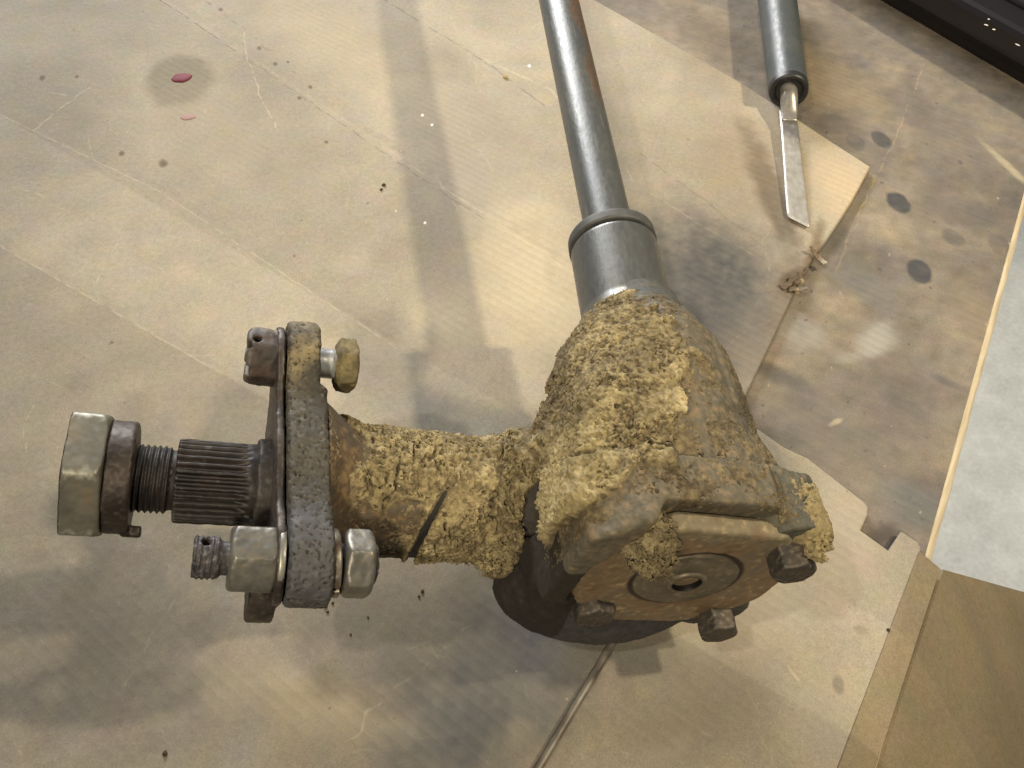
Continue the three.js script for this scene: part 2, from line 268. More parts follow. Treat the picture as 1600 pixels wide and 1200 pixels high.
  sh.blot(1115, 420, 150, 105, 0.6, [0.055, 0.055, 0.06], 0.92, 0.85, 0.3); sh.blot(1090, 520, 140, 100, 0.5, [0.06, 0.06, 0.066], 0.85, 0.9, 0.3); sh.blot(1190, 560, 70, 60, 0.3, dark, 0.5, 0.9); sh.blot(1140, 560, 40, 50, 0.3, dark, 0.5, 0.9);
  sh.blot(1205, 300, 26, 120, -0.12, [0.09, 0.07, 0.05], 0.85, 0.6, 0.5); sh.blot(1160, 240, 80, 100, 0.3, brown, 0.45, 0.9); sh.blot(1120, 100, 70, 40, 0.5, brown, 0.4, 0.9); sh.blot(1230, 470, 34, 90, 0.45, [0.16, 0.125, 0.09], 0.6, 0.5, 0.5);  // the narrow dark band is the scraper blade's shadow, painted on
  sh.blot(280, 125, 58, 40, 0.15, [0.17, 0.145, 0.10], 0.8, 0.3, 0.2); sh.blot(290, 180, 36, 22, 0, [0.27, 0.22, 0.17], 0.45, 0.6);
  sh.blot(110, 160, 60, 90, 0.4, dark, 0.16, 0.9); sh.blot(340, 200, 130, 60, 0.4, [0.33, 0.28, 0.2], 0.3, 0.9); sh.blot(430, 280, 120, 30, 0.4, dark, 0.16, 0.8); sh.blot(660, 60, 60, 30, 0.5, brown, 0.18, 0.9);
  sh.blot(520, 60, 200, 50, 0.5, [0.45, 0.365, 0.235], 0.4, 0.95, 0.2); sh.blot(820, 420, 90, 130, -0.2, [0.54, 0.455, 0.31], 0.55, 0.95, 0.2); sh.blot(690, 500, 60, 60, 0, [0.50, 0.43, 0.3], 0.4, 0.9, 0.2);  // pool of light left of the collar painted as paler cardboard
  sh.blot(720, 200, 110, 90, 0.3, [0.27, 0.235, 0.19], 0.5, 0.9); sh.blot(740, 290, 70, 60, 0.3, [0.27, 0.25, 0.215], 0.45, 0.9); sh.blot(690, 100, 60, 34, 0.2, dark, 0.35, 0.7);  // broad shadow left of the column painted into the colour
  sh.blot(1180, 930, 140, 90, -0.5, [0.40, 0.345, 0.275], 0.45, 0.9); sh.blot(1130, 1080, 110, 70, -0.4, dark, 0.4, 0.9); sh.blot(1330, 820, 60, 110, 0.4, [0.42, 0.355, 0.28], 0.4, 0.8); sh.blot(1290, 1110, 60, 80, 0.3, [0.36, 0.31, 0.25], 0.3, 0.9); sh.blot(1050, 1150, 90, 40, 0, dark, 0.3, 0.9);
  sh.blot(1310, 1070, 10, 16, 0.2, dark, 0.6, 0.4); sh.blot(1345, 985, 12, 8, 0.2, dark, 0.4, 0.5); sh.blot(1320, 290, 60, 60, 0.5, [0.50, 0.38, 0.235], 0.6, 0.8); sh.blot(1272, 395, 12, 60, 0.5, [0.12, 0.08, 0.04], 0.85, 0.6, 0.4); sh.blot(1240, 442, 36, 18, -0.5, [0.09, 0.06, 0.035], 0.9, 0.5, 0.6);  // dark wedge by the tab: painted shadow of the lifted cardboard
  // the scored lines of the box, and its corrugation showing through
  const crease = (a, b, w = 0.0012, t = 0.45) => { const d = Math.hypot(b[0] - a[0], b[1] - a[1]), nx = -(b[1] - a[1]) / d, ny = (b[0] - a[0]) / d; sh.stroke([[a[0] - nx * 9, a[1] - ny * 9], [b[0] - nx * 9, b[1] - ny * 9]], 0.0042, dark, 0.13, 0, 0.002); sh.stroke([a, b], w * 0.55, light, t * 0.8, 0.00004, 0.0004); };
  crease([-40, 362], [330, 575]); crease([-40, 160], [250, 300]); crease([250, 300], [620, 545], 0.001, 0.5); crease([240, -10], [640, 255], 0.001, 0.3); crease([560, 205], [900, 430], 0.0012, 0.55);
  sh.stroke([[250, 0], [470, 150], [660, 280], [760, 345]], 0.0007, dark, 0.55, -0.0002, 0.0008, 0.2); sh.stroke([[600, 0], [740, 85], [790, 120], [850, 165]], 0.0008, dark, 0.6, -0.0002, 0.0008); sh.stroke([[740, 85], [860, 140], [905, 190]], 0.0012, light, 0.4);
  sh.stroke([[320, 0], [400, 60], [480, 130]], 0.0012, brown, 0.45, 0, 0.002, 0.6); sh.stroke([[1000, 240], [1110, 320], [1190, 385]], 0.0008, dark, 0.45, -0.0002); sh.stroke([[1015, 300], [1100, 355], [1190, 405], [1205, 425]], 0.0007, light, 0.4, 0.0001);
  sh.stroke([[820, 660], [830, 1010]], 0.0008, light, 0); sh.stroke([[770, 940], [690, 1020], [590, 1100], [540, 1160]], 0.0006, light, 0.28, 0, 0.0025, 0.3); sh.stroke([[820, 1060], [860, 1200]], 0.0006, light, 0.2, 0, 0.002); sh.stroke([[270, 940], [190, 1080]], 0.0006, light, 0.2, 0, 0.003, 0.3);
  sh.stroke([[380, 50], [385, 85], [410, 160], [435, 205]], 0.0007, light, 0.55, 0.0001, 0.001, 0.2); sh.stroke([[140, 137], [100, 165], [50, 205]], 0.0011, light, 0.4, 0.0001, 0.001); sh.stroke([[70, 143], [110, 150]], 0.0010, light, 0.3); sh.stroke([[150, 460], [155, 430], [185, 380]], 0.0007, light, 0.35, 0, 0.001); sh.stroke([[0, 290], [50, 298], [110, 335]], 0.0007, light, 0.3, 0, 0.001);
  sh.stroke([[700, 20], [745, 105], [745, 135]], 0.001, light, 0.15); sh.stroke([[1230, 1040], [1250, 1062]], 0.0006, light, 0.5, 0, 0.001, 0.3);
  // torn top layer by the scraper
  sh.stroke([[1190, 385], [1203, 415], [1198, 450], [1206, 480], [1198, 510], [1206, 540], [1200, 570], [1210, 600]], 0.0006, light, 0.10, 0.0002, 0.002); sh.blot(1240, 520, 34, 60, 0.45, [0.17, 0.14, 0.11], 0.5, 0.4);
  const r = rng(12);
  for (let q = 0; q < 150; q++) {                    // scuffs
    const x = r() * 1400 - 60, y = r() * 1200, a = 0.55 + (r() - 0.5) * 2.4, L = 12 + r() * 60; sh.stroke([[x, y], [x + Math.cos(a) * L, y + Math.sin(a) * L * 0.8]], 0.0002 + r() * 0.0004, r() < 0.7 ? light : dark, 0.10 + 0.30 * r() * r(), 0, 0.0015, 0.3);
  }
  for (let q = 0; q < 90; q++) {                     // long faint arcs
    let x = r() * 1300 - 60, y = r() * 1150, a = r() * 6.28; const k = (r() - 0.5) * 0.5, n = 4 + (r() * 6 | 0), L = 8 + r() * 14, P = [[x, y]]; for (let i = 0; i < n; i++) { x += Math.cos(a) * L; y += Math.sin(a) * L; a += k; P.push([x, y]); }
    sh.stroke(P, 0.00025 + r() * 0.0004, r() < 0.8 ? light : dark, 0.10 + 0.28 * r() * r(), 0, 0.001, 0.3);
  }
  for (let q = 0; q < 36; q++) { const x = r() * 900, y = 500 + r() * 700; sh.blot(x, y, 20 + r() * 70, 14 + r() * 40, r() * 3, shadeGrime, 0.06 + 0.16 * r(), 0.8, 0.6); }
  for (let q = 0; q < 300; q++) { const x = r() * 1420 - 40, y = r() * 1210, s = 0.6 + 1.7 * r() * r(); sh.blot(x, y, s, s * (0.6 + r() * 0.6), r() * 3, r() < 0.8 ? [0.07, 0.055, 0.04] : [0.6, 0.55, 0.45], 0.25 + 0.4 * r(), 0.6, 0.2); }
  for (let q = 0; q < 120; q++) sh.blot(r() * 1300, r() * 1200, 10 + r() * 45, 8 + r() * 30, r() * 3, r() < 0.25 ? light : dark, 0.04 + 0.12 * r(), 0.9, 0.8);
  for (const [x, y, s] of [[120, 120, 4], [66, 122, 5], [450, 97, 3], [468, 153, 4], [485, 136, 4], [510, 222, 3], [190, 240, 5], [255, 255, 9], [460, 400, 3], [175, 535, 3], [405, 75, 4], [430, 100, 4], [345, 15, 4]]) sh.blot(x, y, s, s * 0.7, 0.5, [0.1, 0.07, 0.04], 0.8, 0.5, 0.5);
  for (const [x, y] of [[827, 103], [675, 195], [660, 180], [664, 348], [910, 40], [1195, 590]]) sh.blot(x, y, 2.4, 2.2, 0, [0.85, 0.85, 0.8], 0.95, 0.4, 0.2);
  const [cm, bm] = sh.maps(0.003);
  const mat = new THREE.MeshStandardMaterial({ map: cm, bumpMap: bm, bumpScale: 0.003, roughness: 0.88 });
  const top = [[-420, -260], [470, -260], [700, -130], [930, 0], [1045, 65], [1160, 130], [1228, 174], [1290, 215], [1360, 260], [1332, 312], [1300, 362], [1270, 404], [1246, 446], [1208, 528], [1170, 606], [1150, 648], [1195, 677], [1225, 698], [1262, 715], [1310, 752], [1350, 783], [1357, 792], [1356, 804], [1345, 828], [1388, 859], [1408, 829], [1434, 846], [1440, 856], [1436, 868], [1376, 1030], [1310, 1200], [1215, 1450], [-420, 1450]];
  const card = new THREE.Group(); card.name = 'cardboard_sheet'; scene.add(card);
  tag(card, 'opened-out cardboard box lying on the bench under the steering gearbox, scuffed and oil stained', 'cardboard');
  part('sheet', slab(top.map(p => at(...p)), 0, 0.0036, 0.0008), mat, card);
  { // torn and curled scraps of the top layer at the corner of the tab
    const r = rng(61), gs = [];
    for (const [x, y, L, W, a] of [[1232, 446, 30, 12, 0.5], [1250, 436, 34, 10, 0.9], [1246, 456, 26, 12, -0.3], [1276, 404, 36, 9, 2.1]]) {
      const c = at(x, y), e = at(x + 1, y).distanceTo(c), g = new THREE.BoxGeometry(L * e, 0.0005, W * e, 12, 1, 4), p = g.attributes.position, b = 8 + 14 * r();
      for (let i = 0; i < p.count; i++) { const u = p.getX(i) / (L * e) + 0.5; p.setY(i, p.getY(i) + 0.0008 + u * u * 0.0028 + 0.0008 * noise(p.getX(i) * 600, b, p.getZ(i) * 600)); p.setZ(i, p.getZ(i) * (1 - 0.5 * u) + 0.0012 * noise(p.getX(i) * 500, b + 3, 1)); }
      g.rotateY(a); g.translate(c.x, 0, c.z); planUV(g); g.computeVertexNormals(); gs.push(g);
    }
    gs.forEach(g => part('torn_scrap', g, mat, card));
  }
  // the flap that folds down over the bench edge
  const brown2 = mat.clone(); brown2.color = new THREE.Color().setRGB(0.72, 0.66, 0.55);  // darker copy of the cardboard material, standing in for shade on the flap
  const A = at(1437, 862, 0.0004), B = at(1215, 1450, 0.0004), C = at(1290, 1440, -0.0026), D = at(1469, 888, -0.0026);
  part('fold_strip', panel(A, B, C, D, 0.0026), brown2, card, 'narrow brown strip between two folds, shade painted into its colour');
  const E = at(1474, 890, -0.0062), F = at(1298, 1440, -0.0062), G = at(1720, 1450, -0.15), H = at(1700, 953, -0.13);
  part('hanging_flap', panel(E, F, G, H, 0.0035), brown2, card, 'brown flap sloping down past the bench edge, its shading painted in');
}

// ---------------------------------------------------------------- steering gearbox: axes x along the output shaft, z along the column, origin at the middle of the end cover
const BX = V(0.9498, -0.2899, -0.1172), BY = V(0.2967, 0.9540, 0.0444), BZ = V(0.0989, -0.0769, 0.9921);
const ORI = V(0.0509, 0.057, -0.1336), BASE = V(0.0509, 0, -0.165);
const box = new THREE.Group(); box.name = 'steering_gearbox'; scene.add(box);
tag(box, 'old steering gearbox caked with dry tan mud lying on the cardboard, its column pointing away', 'steering gearbox');
box.position.copy(BASE); box.quaternion.setFromRotationMatrix(new THREE.Matrix4().makeBasis(BX, BY, BZ));
const off = ORI.clone().sub(BASE), SH = V(off.dot(BX), off.dot(BY), off.dot(BZ));
const gpart = (name, g, m, parent = box, label) => part(name, parent === box ? g.translate(SH.x, SH.y, SH.z) : g, m, parent, label);
const SY = -0.03, SZ = -0.0425;                       // the output shaft's axis
const lerpTab = (t, z) => { if (z <= t[0][0]) return t[0][1]; for (let i = 1; i < t.length; i++) if (z <= t[i][0]) { const k = (z - t[i - 1][0]) / (t[i][0] - t[i - 1][0]); return mix(t[i - 1][1], t[i][1], k); } return t[t.length - 1][1]; };
const BODY = [[-0.106, 0.0176], [-0.100, 0.0192], [-0.092, 0.0244], [-0.084, 0.0302], [-0.074, 0.0336], [-0.058, 0.0350], [-0.040, 0.0352], [-0.012, 0.0340]];
const BARREL = [[-0.103, 0.0275], [-0.098, 0.0232], [-0.092, 0.0202], [-0.06, 0.0188], [-0.045, 0.0178], [-0.03, 0.018], [0, 0.019]];
function octo(x, y, h, c) { const ax = Math.abs(x), ay = Math.abs(y); return Math.max(ax - h, ay - h, (ax + ay - 2 * h + c) * 0.7071); }
function baseD(x, y, z) {
  const r = Math.hypot(x, y);
  const step = -0.0034 * sstep(0.002, -0.018, x) * (1 - sstep(-0.074, -0.048, z)) - 0.0056 * sstep(-0.15, 0.8, Math.atan2(x, y)) * (1 - sstep(-0.046, -0.024, z)) * sstep(-0.100, -0.088, z) + 0.0011 * sstep(-0.0765, -0.0745, z) + (Math.atan2(x, y) > 0.30 ? 0.0008 * sstep(0.30, 0.36, Math.atan2(x, y)) * sstep(-0.073, -0.069, z) * (1 - sstep(-0.046, -0.042, z)) : 0);
  const sq = sstep(-0.08, -0.045, z) * (1 - sstep(-0.006, 0.010, x)), rp = sq > 0 ? mix(r, 0.955 * Math.pow(Math.pow(Math.abs(x), 2.9) + Math.pow(Math.abs(y), 2.9), 1 / 2.9) + 0.045 * r, sq) : r;
  let d = Math.max((rp - lerpTab(BODY, z) - step + 0.0006) * 0.9, -0.106 - z, z + 0.01);
  // squared block behind the end cover, its right corners cut more than its left ones; a raised lip stands left of the cover
  const cut = mix(0.012, 0.024, sstep(-0.01, 0.01, x)), u = Math.abs(x + 0.0025), v = Math.abs(y);
  const oct = Math.max(u - 0.0378, v - 0.0372, (u + v - 0.0750 + cut) * 0.7071);
  const front = mix(-0.0004, -0.0078, Math.max(sstep(-0.0275, -0.0215, x), sstep(-0.013, -0.019, y)));
  let blk = smax(oct, smax(-0.0218 - z, z - front, 0.0012), 0.0016);
  if (z > -0.012) blk = smax(blk, -smax(Math.max(octo(x, y, 0.0318, 0.0165), Math.hypot(x, y) - 0.0334) - 0.0017, -0.0095 - z, 0.0005), 0.0006);
  d = smin(d, blk, 0.0014);
  for (const [bx, by] of [[0.0235, 0.0225], [-0.0228, -0.0228], [0.0235, -0.0245]]) d = smin(d, Math.max(Math.hypot(x - bx, y - by) - 0.0098, -0.022 - z, z + 0.0045), 0.006);  // bolt lugs
  // barrel of the output shaft, and the deep chamber below it
  const b = Math.hypot(y - SY, z - SZ);
  d = smin(d, Math.max((b - lerpTab(BARREL, x)) * 0.95, -0.103 - x, x - 0.02), z < SZ + 0.004 ? mix(0.022, 0.012, sstep(SZ - 0.008, SZ + 0.004, z)) : 0.012);
  d = smin(d, Math.max(b - 0.0235, -0.022 - x, x - 0.03), 0.01);
  const fx = (x + 0.011) / 0.034, fy = (y + 0.0405) / 0.0165, fz = (z + 0.0175) / 0.0175, fl = Math.sqrt(fx * fx + fy * fy + fz * fz);
  d = smin(d, (fl - 1) * 0.0165, 0.007);
  return d;
}
const phi = (x, y) => Math.atan2(x, y);
function mudMask(x, y, z) {
  const n = fbm(x * 70, y * 70, z * 70, 4);
  // left side of the body, up to the neck
  const lim = lerpTab([[-0.13, -0.55], [-0.101, -0.36], [-0.088, -0.24], [-0.070, -0.14], [-0.052, 0.0], [-0.040, -0.18], [-0.03, -0.36], [-0.022, -0.55], [-0.005, -0.82]], z);
  let m = 1 - sstep(lim - 0.30, lim + 0.22, phi(x, y) + n * 0.75 + 0.25 * fbm(x * 300, y * 300, z * 300, 3));
  m *= sstep(-0.1035, -0.098, z + n * 0.006) * sstep(-0.082, -0.068, x) * (1 - sstep(-0.014, -0.009, z + n * 0.008)) * sstep(-0.014, 0.0, y + n * 0.01 - 0.004 * sstep(-0.05, -0.02, z));
  // barrel
  const bar = sstep(-0.099, -0.090, x + n * 0.010) * (1 - sstep(-0.037, -0.032, x + 0.007 * sstep(-0.042, -0.034, z))) * sstep(-0.07, -0.05, y) * (1 - sstep(0.0235, 0.0265, Math.hypot(y - SY, z - SZ)));
  const dirty = sstep(0.0, 0.006, -0.0625 - x - (z - SZ) * 0.55) * sstep(-0.032, -0.0255, z + n * 0.012);   // lower half by the flange: bare dark metal
  m = Math.max(m, bar * (1 - dirty));
  return m;
}
const capsule = (x, y, z, ax, ay, az, bx, by, bz) => { const ux = bx - ax, uy = by - ay, uz = bz - az, t = clamp(((x - ax) * ux + (y - ay) * uy + (z - az) * uz) / (ux * ux + uy * uy + uz * uz)); return Math.hypot(x - ax - t * ux, y - ay - t * uy, z - az - t * uz); };
const lug = (x, y, z) => Math.max(1 - sstep(0.004, 0.0095, Math.hypot(x - 0.0275, y - 0.0265, (z + 0.007) * 0.62)), 1 - sstep(0.004, 0.0095, Math.hypot(x + 0.0225, y - 0.0225, z + 0.0005)));
const seam = (x, z) => Math.abs(-0.0625 - x - (z - SZ) * 0.55);
function grit(x, y, z) {
  const ob = x < -0.038 ? 0.55 : 1, w = 0.6 * noise(x * 300, y * 300, z * 300), A = crumbs(x * 560 + w, y * 560 + w, z * 560 - w), B = crumbs(x * 950 + 3, y * 950 - w, z * 950 + w), q = sstep(-0.35, 0.25, noise(x * 110 + 5, y * 110, z * 110));
  return ob * q * (0.00055 * (0.45 - A[0]) - 0.0012 * (1 - sstep(0.0, 0.22, A[1]))) + 0.00055 * (0.45 - B[0]) - 0.0004 * (1 - sstep(0, 0.3, B[1]));
}
function thinMud(x, y, z) {                          // a thin dusty skin beyond the thick crust, in patches
  if (y < -0.034 || (x < -0.045 && z > -0.036 && seam(x, z) < 0.0002 + 0.0011 * sstep(-0.037, -0.022, z) + 0.0005 * noise(x * 300, y * 300, z * 300))) return -0.0018;
  const a = phi(x, y), n = fbm(x * 85 + 7, y * 85, z * 85, 4);
  let m = (1 - sstep(-0.15, 0.75, a + n * 1.3 - 0.35 * sstep(-0.05, -0.03, z))) * sstep(-0.1, -0.092, z) * (1 - sstep(-0.008, -0.002, z)) * sstep(-0.016, 0.002, y);
  if (a > 0.36 && z > -0.074 && z < -0.02) m = Math.max(m, sstep(0.36, 0.5, a) * sstep(-0.3, 0.2, n) * (1 - sstep(-0.03, -0.02, z)));
  m = Math.max(m, sstep(-0.0975, -0.094, x) * (1 - sstep(-0.038, -0.033, x + 0.007 * sstep(-0.042, -0.034, z))) * (1 - sstep(0.022, 0.0255, Math.hypot(y - SY, z - SZ))) * sstep(-0.055, -0.042, y) * sstep(-0.35, 0.1, n + 0.1));
  if (m < 0.02) return -0.0018;
  return -0.0016 * (1 - sstep(0, 0.55, m)) + m * (0.00025 + 0.0007 * n) + 0.7 * grit(x, y, z);
}
function mudThick(x, y, z) {
  const m = Math.max(mudMask(x, y, z), lug(x, y, z)), thin = thinMud(x, y, z);
  if (m <= 0.01) return thin;
  const onBarrel = x < -0.036 && Math.hypot(y - SY, z - SZ) < 0.027;
  const big = fbm(x * 95, y * 95, z * 95, 2), mid = fbm(x * 260, y * 260, z * 260, 2), fine = noise(x * 720, y * 720, z * 720), fin2 = noise(x * 1300, y * 1300, z * 1300);
  const pits = Math.max(0, fbm(x * 330 + 5, y * 330, z * 330, 2) - 0.13), cr = onBarrel ? Math.max(0, 0.085 - Math.abs(noise(x * 170 + 3, y * 170, z * 170 + 0.6 * noise(x * 340, y * 340, z * 340)))) : 0;
  let t = 0.0017 + 0.0013 * big + 0.0010 * mid + 0.0006 * fine + 0.0003 * fin2 - 0.0085 * pits * sstep(-0.15, 0.2, big) + grit(x, y, z) - 0.026 * cr * sstep(-0.1, 0.15, big + 0.1);
  if (!onBarrel) t += 0.0026 * sstep(-0.05, -0.03, z) * sstep(0.7, 1.2, -phi(x, y));
  if (onBarrel) t -= 0.0034 * (1 - sstep(0.0003, 0.0018, seam(x, z) + 0.0004 * noise(x * 350, y * 350, z * 350))) * sstep(SZ, SZ + 0.012, z);
  return Math.max(thin, mix(-0.0018, t, sstep(0, 0.9, m)));
}
const TAN = [0.36, 0.292, 0.148], TAN2 = [0.205, 0.163, 0.08], UMB = [0.06, 0.043, 0.022], IRON = [0.092, 0.088, 0.075], GREASE = [0.022, 0.019, 0.018], RUST = [0.27, 0.135, 0.055], STEEL = [0.30, 0.29, 0.24];
function paintMetal(x, y, z) {
  const g = fbm(x * 60, y * 60, z * 60, 4), f = fbm(x * 420, y * 420, z * 420, 3), h = noise(x * 1300, y * 1300, z * 1300), s = fbm(x * 500 + y * 200, y * 300, z * 620, 3);
  let c = mix3([0.066, 0.066, 0.054], [0.112, 0.103, 0.074], clamp(0.45 + g * 1.6));
  const a = phi(x, y), near = 1 - sstep(-0.5, 0.75, a + g * 0.5 + lerpTab([[-0.1, 0.35], [-0.08, 0.1], [-0.05, -0.25], [-0.03, -0.1], [0, 0.1]], z));
  const dust = clamp(near * 0.62 + (0.5 * s + 0.9 * f + g * 0.4 + 0.25 * h) * 1.3 - 0.16) * sstep(-0.035, 0.0, y) * sstep(-0.104, -0.09, z);
  c = mix3(c, [0.20, 0.158, 0.09], dust * 0.7);
  c = mix3(c, [0.118, 0.098, 0.066], 0.7 * (1 - sstep(0.0, 0.7, a + 0.6 * g)) * sstep(-0.096, -0.08, z));
  c = mix3(c, RUST, clamp(f * 1.6 + g * 0.5 - 0.22) * 0.55);
  if (a > 0.3 && z > -0.075 && z < -0.035) c = mix3(c, [0.21, 0.165, 0.09], clamp(0.5 + 2 * g + f) * 0.8 * sstep(0.34, 0.5, a));
  if (x < -0.05) c = mix3(c, [0.055, 0.032, 0.018], clamp(0.65 + g + f));             // oily stained barrel end
  if (x < -0.045 && z > -0.037 && seam(x, z) < 0.0018) c = [0.012, 0.010, 0.008]; else if (x < -0.05) c = mix3(c, [0.17, 0.115, 0.055], clamp((f + g) * 2 - 0.1) * 0.7);
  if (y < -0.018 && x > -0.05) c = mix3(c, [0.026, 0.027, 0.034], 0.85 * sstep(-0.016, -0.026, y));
  if (x < -0.026 && x > -0.047 && y < 0.006 && z > -0.04) c = mix3(c, [0.014, 0.010, 0.008], 0.92);  // deep shade of the crevice beside the barrel, put into the colour
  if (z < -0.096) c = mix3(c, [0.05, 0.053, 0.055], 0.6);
  const k = 1 + 0.55 * f + 0.3 * h; return [c[0] * k, c[1] * k, c[2] * k];
}
{
  const metalD = (x, y, z) => { const d = baseD(x, y, z); return Math.abs(d) > 0.004 ? d : d + 0.0007 * fbm(x * 160, y * 160, z * 160, 3) + 0.00016 * noise(x * 800, y * 800, z * 800); };
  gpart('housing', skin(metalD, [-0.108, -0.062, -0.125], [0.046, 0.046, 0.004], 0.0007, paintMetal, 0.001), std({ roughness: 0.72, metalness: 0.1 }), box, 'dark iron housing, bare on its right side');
  const mudD = (x, y, z) => { const d = baseD(x, y, z); const lump = Math.min(Math.hypot(x + 0.0222, y - 0.0232, (z + 0.001) * 0.85) - 0.0074, capsule(x, y, z, 0.0258, 0.0300, -0.016, 0.0264, 0.0272, -0.001) - 0.0036); let e = d > 0.008 ? d - 0.005 : d < -0.004 ? d : d - mudThick(x, y, z); if (lump < 0.004) e = smin(e, lump + 0.0030 * fbm(x * 260, y * 260, z * 260, 3) + 0.0018 * noise(x * 520, y * 520, z * 520) - 1.5 * grit(x, y, z), 0.002); return e; };
  gpart('mud_crust', skin(mudD, [-0.108, -0.062, -0.122], [0.048, 0.049, 0.012], 0.00042, (x, y, z) => {
    const g = fbm(x * 55, y * 55, z * 55, 4), f = fbm(x * 500, y * 500, z * 500, 3), t = mudThick(x, y, z);
    const lm = Math.min(Math.hypot(x + 0.0222, y - 0.0232, z + 0.001) - 0.0086, capsule(x, y, z, 0.0258, 0.0300, -0.016, 0.0264, 0.0272, -0.001) - 0.0046) < 0.0016;
    let c = mix3(TAN2, TAN, clamp(0.5 + g * 1.5));
    c = mix3(c, [0.50, 0.42, 0.255], clamp(fbm(x * 130 + 4, y * 130, z * 130, 3) * 1.8 - 0.15)); c = mix3(c, [0.105, 0.078, 0.042], clamp(fbm(x * 42 + 9, y * 42, z * 42, 3) * 1.8 + 0.55 * sstep(-0.75, -1.3, phi(x, y)) * (x > -0.04 ? 1 : 0) - 0.02) * 0.85);
    const base = mix3(UMB, [0.17, 0.132, 0.072], clamp(0.5 + g + f)); c = lm ? (x < 0 ? mix3(c, [0.15, 0.122, 0.07], 0.65) : mix3(c, [0.20, 0.155, 0.08], 0.45)) : mix3(base, c, sstep(0.0001, 0.0027, t + 0.0006 * f)); if (x < -0.088) c = mix3(c, [0.15, 0.105, 0.055], 0.4 * sstep(-0.090, -0.098, x)); if (t < -0.0008) c = mix3(c, UMB, 0.6);
    const k = 1 + 0.6 * f + 0.18 * noise(x * 1500, y * 1500, z * 1500); return [c[0] * k, c[1] * k, c[2] * k];
  }, 0.004, (x, y, z) => baseD(x, y, z) > -0.0005), std({ roughness: 1 }), box, 'thick crust of dry tan mud on the left of the housing and round the shaft barrel');
}
const SCUFF = (() => { const S = 512, d = new Uint8Array(S * S * 4), r = rng(88); for (let j = 0; j < S; j++) for (let i = 0; i < S; i++) { const o = (j * S + i) * 4, v = 128 + 50 * fbm(i / 24, j / 60, 3, 4) + 22 * fbm(i / 5, j / 9, 7, 3) + 26 * (r() - 0.5); d[o] = d[o + 1] = d[o + 2] = clamp(v, 0, 255); d[o + 3] = 255; } const t = new THREE.DataTexture(d, S, S); t.magFilter = t.minFilter = THREE.LinearFilter; t.wrapS = t.wrapT = THREE.MirroredRepeatWrapping; t.needsUpdate = true; return t; })();
const scuffed = (o, ru, rv, bump = 0.00012) => { const t = SCUFF.clone(); t.repeat.set(ru, rv); t.needsUpdate = true; return std({ ...o, roughnessMap: t, bumpMap: t, bumpScale: bump }); };
// lathe about the z axis from [z, r] pairs
function turned(prof, seg = 96, paint) {
  const g = new THREE.LatheGeometry(prof.map(([z, r]) => new THREE.Vector2(r, z)), seg); g.rotateX(Math.PI / 2); if (paint) tint(g, paint); return g;
}
const dense = (prof, step) => { const o = []; for (let i = 0; i + 1 < prof.length; i++) { const [a, b] = [prof[i], prof[i + 1]], n = Math.max(1, Math.ceil(Math.hypot(b[0] - a[0], b[1] - a[1]) / step)); for (let k = 0; k < n; k++) o.push([mix(a[0], b[0], k / n), mix(a[1], b[1], k / n)]); } o.push(prof[prof.length - 1]); return o; };
{
  const paint = (x, y, z) => {
    const a = phi(x, y), n = fbm(x * 90, y * 90, z * 45, 4), f = fbm(x * 600, y * 600, z * 600, 2) + 0.6 * Math.max(0, fbm(x * 240, y * 240, z * 50, 3));
    let c = mix3([0.125, 0.132, 0.134], [0.155, 0.158, 0.150], clamp(0.5 + n * 1.3));
    const sc = Math.max(0, noise(x * 1500 + 4, y * 1500, z * 60) - 0.45); c = mix3(c, [0.3, 0.29, 0.27], clamp(sc * 1.6)); const rs = sstep(0.12, 0.35, a - 0.15 + n * 0.9 + sstep(-0.2, -0.26, z) * 0.25) * sstep(-0.195, -0.22, z + n * 0.03);
    c = mix3(c, mix3([0.17, 0.12, 0.09], [0.25, 0.135, 0.07], clamp(0.3 + f * 1.4)), rs * 0.75);
    if (z < -0.285) c = mix3(c, [0.42, 0.17, 0.05], clamp(fbm(x * 200, y * 200, z * 120, 3) * 3 + 0.2) * sstep(-0.5, 0.0, a));
    const k = 1 + 0.22 * f; return [c[0] * k, c[1] * k, c[2] * k];
  };
  gpart('column_tube', turned(dense([[-0.10, 0.0092], [-0.46, 0.0090], [-0.46, 0.0001]], 0.0012), 120, paint), scuffed({ roughness: 0.80, metalness: 0.55 }, 2, 12), box, 'long grey tube, rusty along its right side');
  const cp = (x, y, z) => { const n = fbm(x * 110, y * 110, z * 60, 4), f = fbm(x * 700, y * 700, z * 200, 2), d = sstep(-0.105, -0.097, z + n * 0.01); let c = mix3([0.115, 0.122, 0.125], [0.14, 0.142, 0.135], clamp(0.5 + n)); c = mix3(c, [0.15, 0.12, 0.07], d * 0.7); const k = 1 + 0.2 * f; return [c[0] * k, c[1] * k, c[2] * k]; };
  gpart('collar', turned(dense([[-0.1345, 0.0001], [-0.1345, 0.0152], [-0.1335, 0.0160], [-0.103, 0.0163], [-0.098, 0.0175], [-0.095, 0.0190], [-0.090, 0.0196]].map(([z, r]) => [z, r]).reverse(), 0.001), 120, cp), scuffed({ roughness: 0.78, metalness: 0.5 }, 3, 2), box, 'dark grey sleeve where the column meets the housing');
  gpart('collar_ring', turned(dense([[-0.1407, 0.0090], [-0.1407, 0.0152], [-0.1396, 0.0163], [-0.1358, 0.0164], [-0.1354, 0.0159], [-0.1354, 0.009]].reverse(), 0.0008), 120, (x, y, z) => { const f = fbm(x * 300, y * 300, z * 300, 3); const k = 0.075 * (1 + 0.6 * f); return [k, k, k * 0.97]; }), std({ roughness: 0.6, metalness: 0.2 }), box);
}
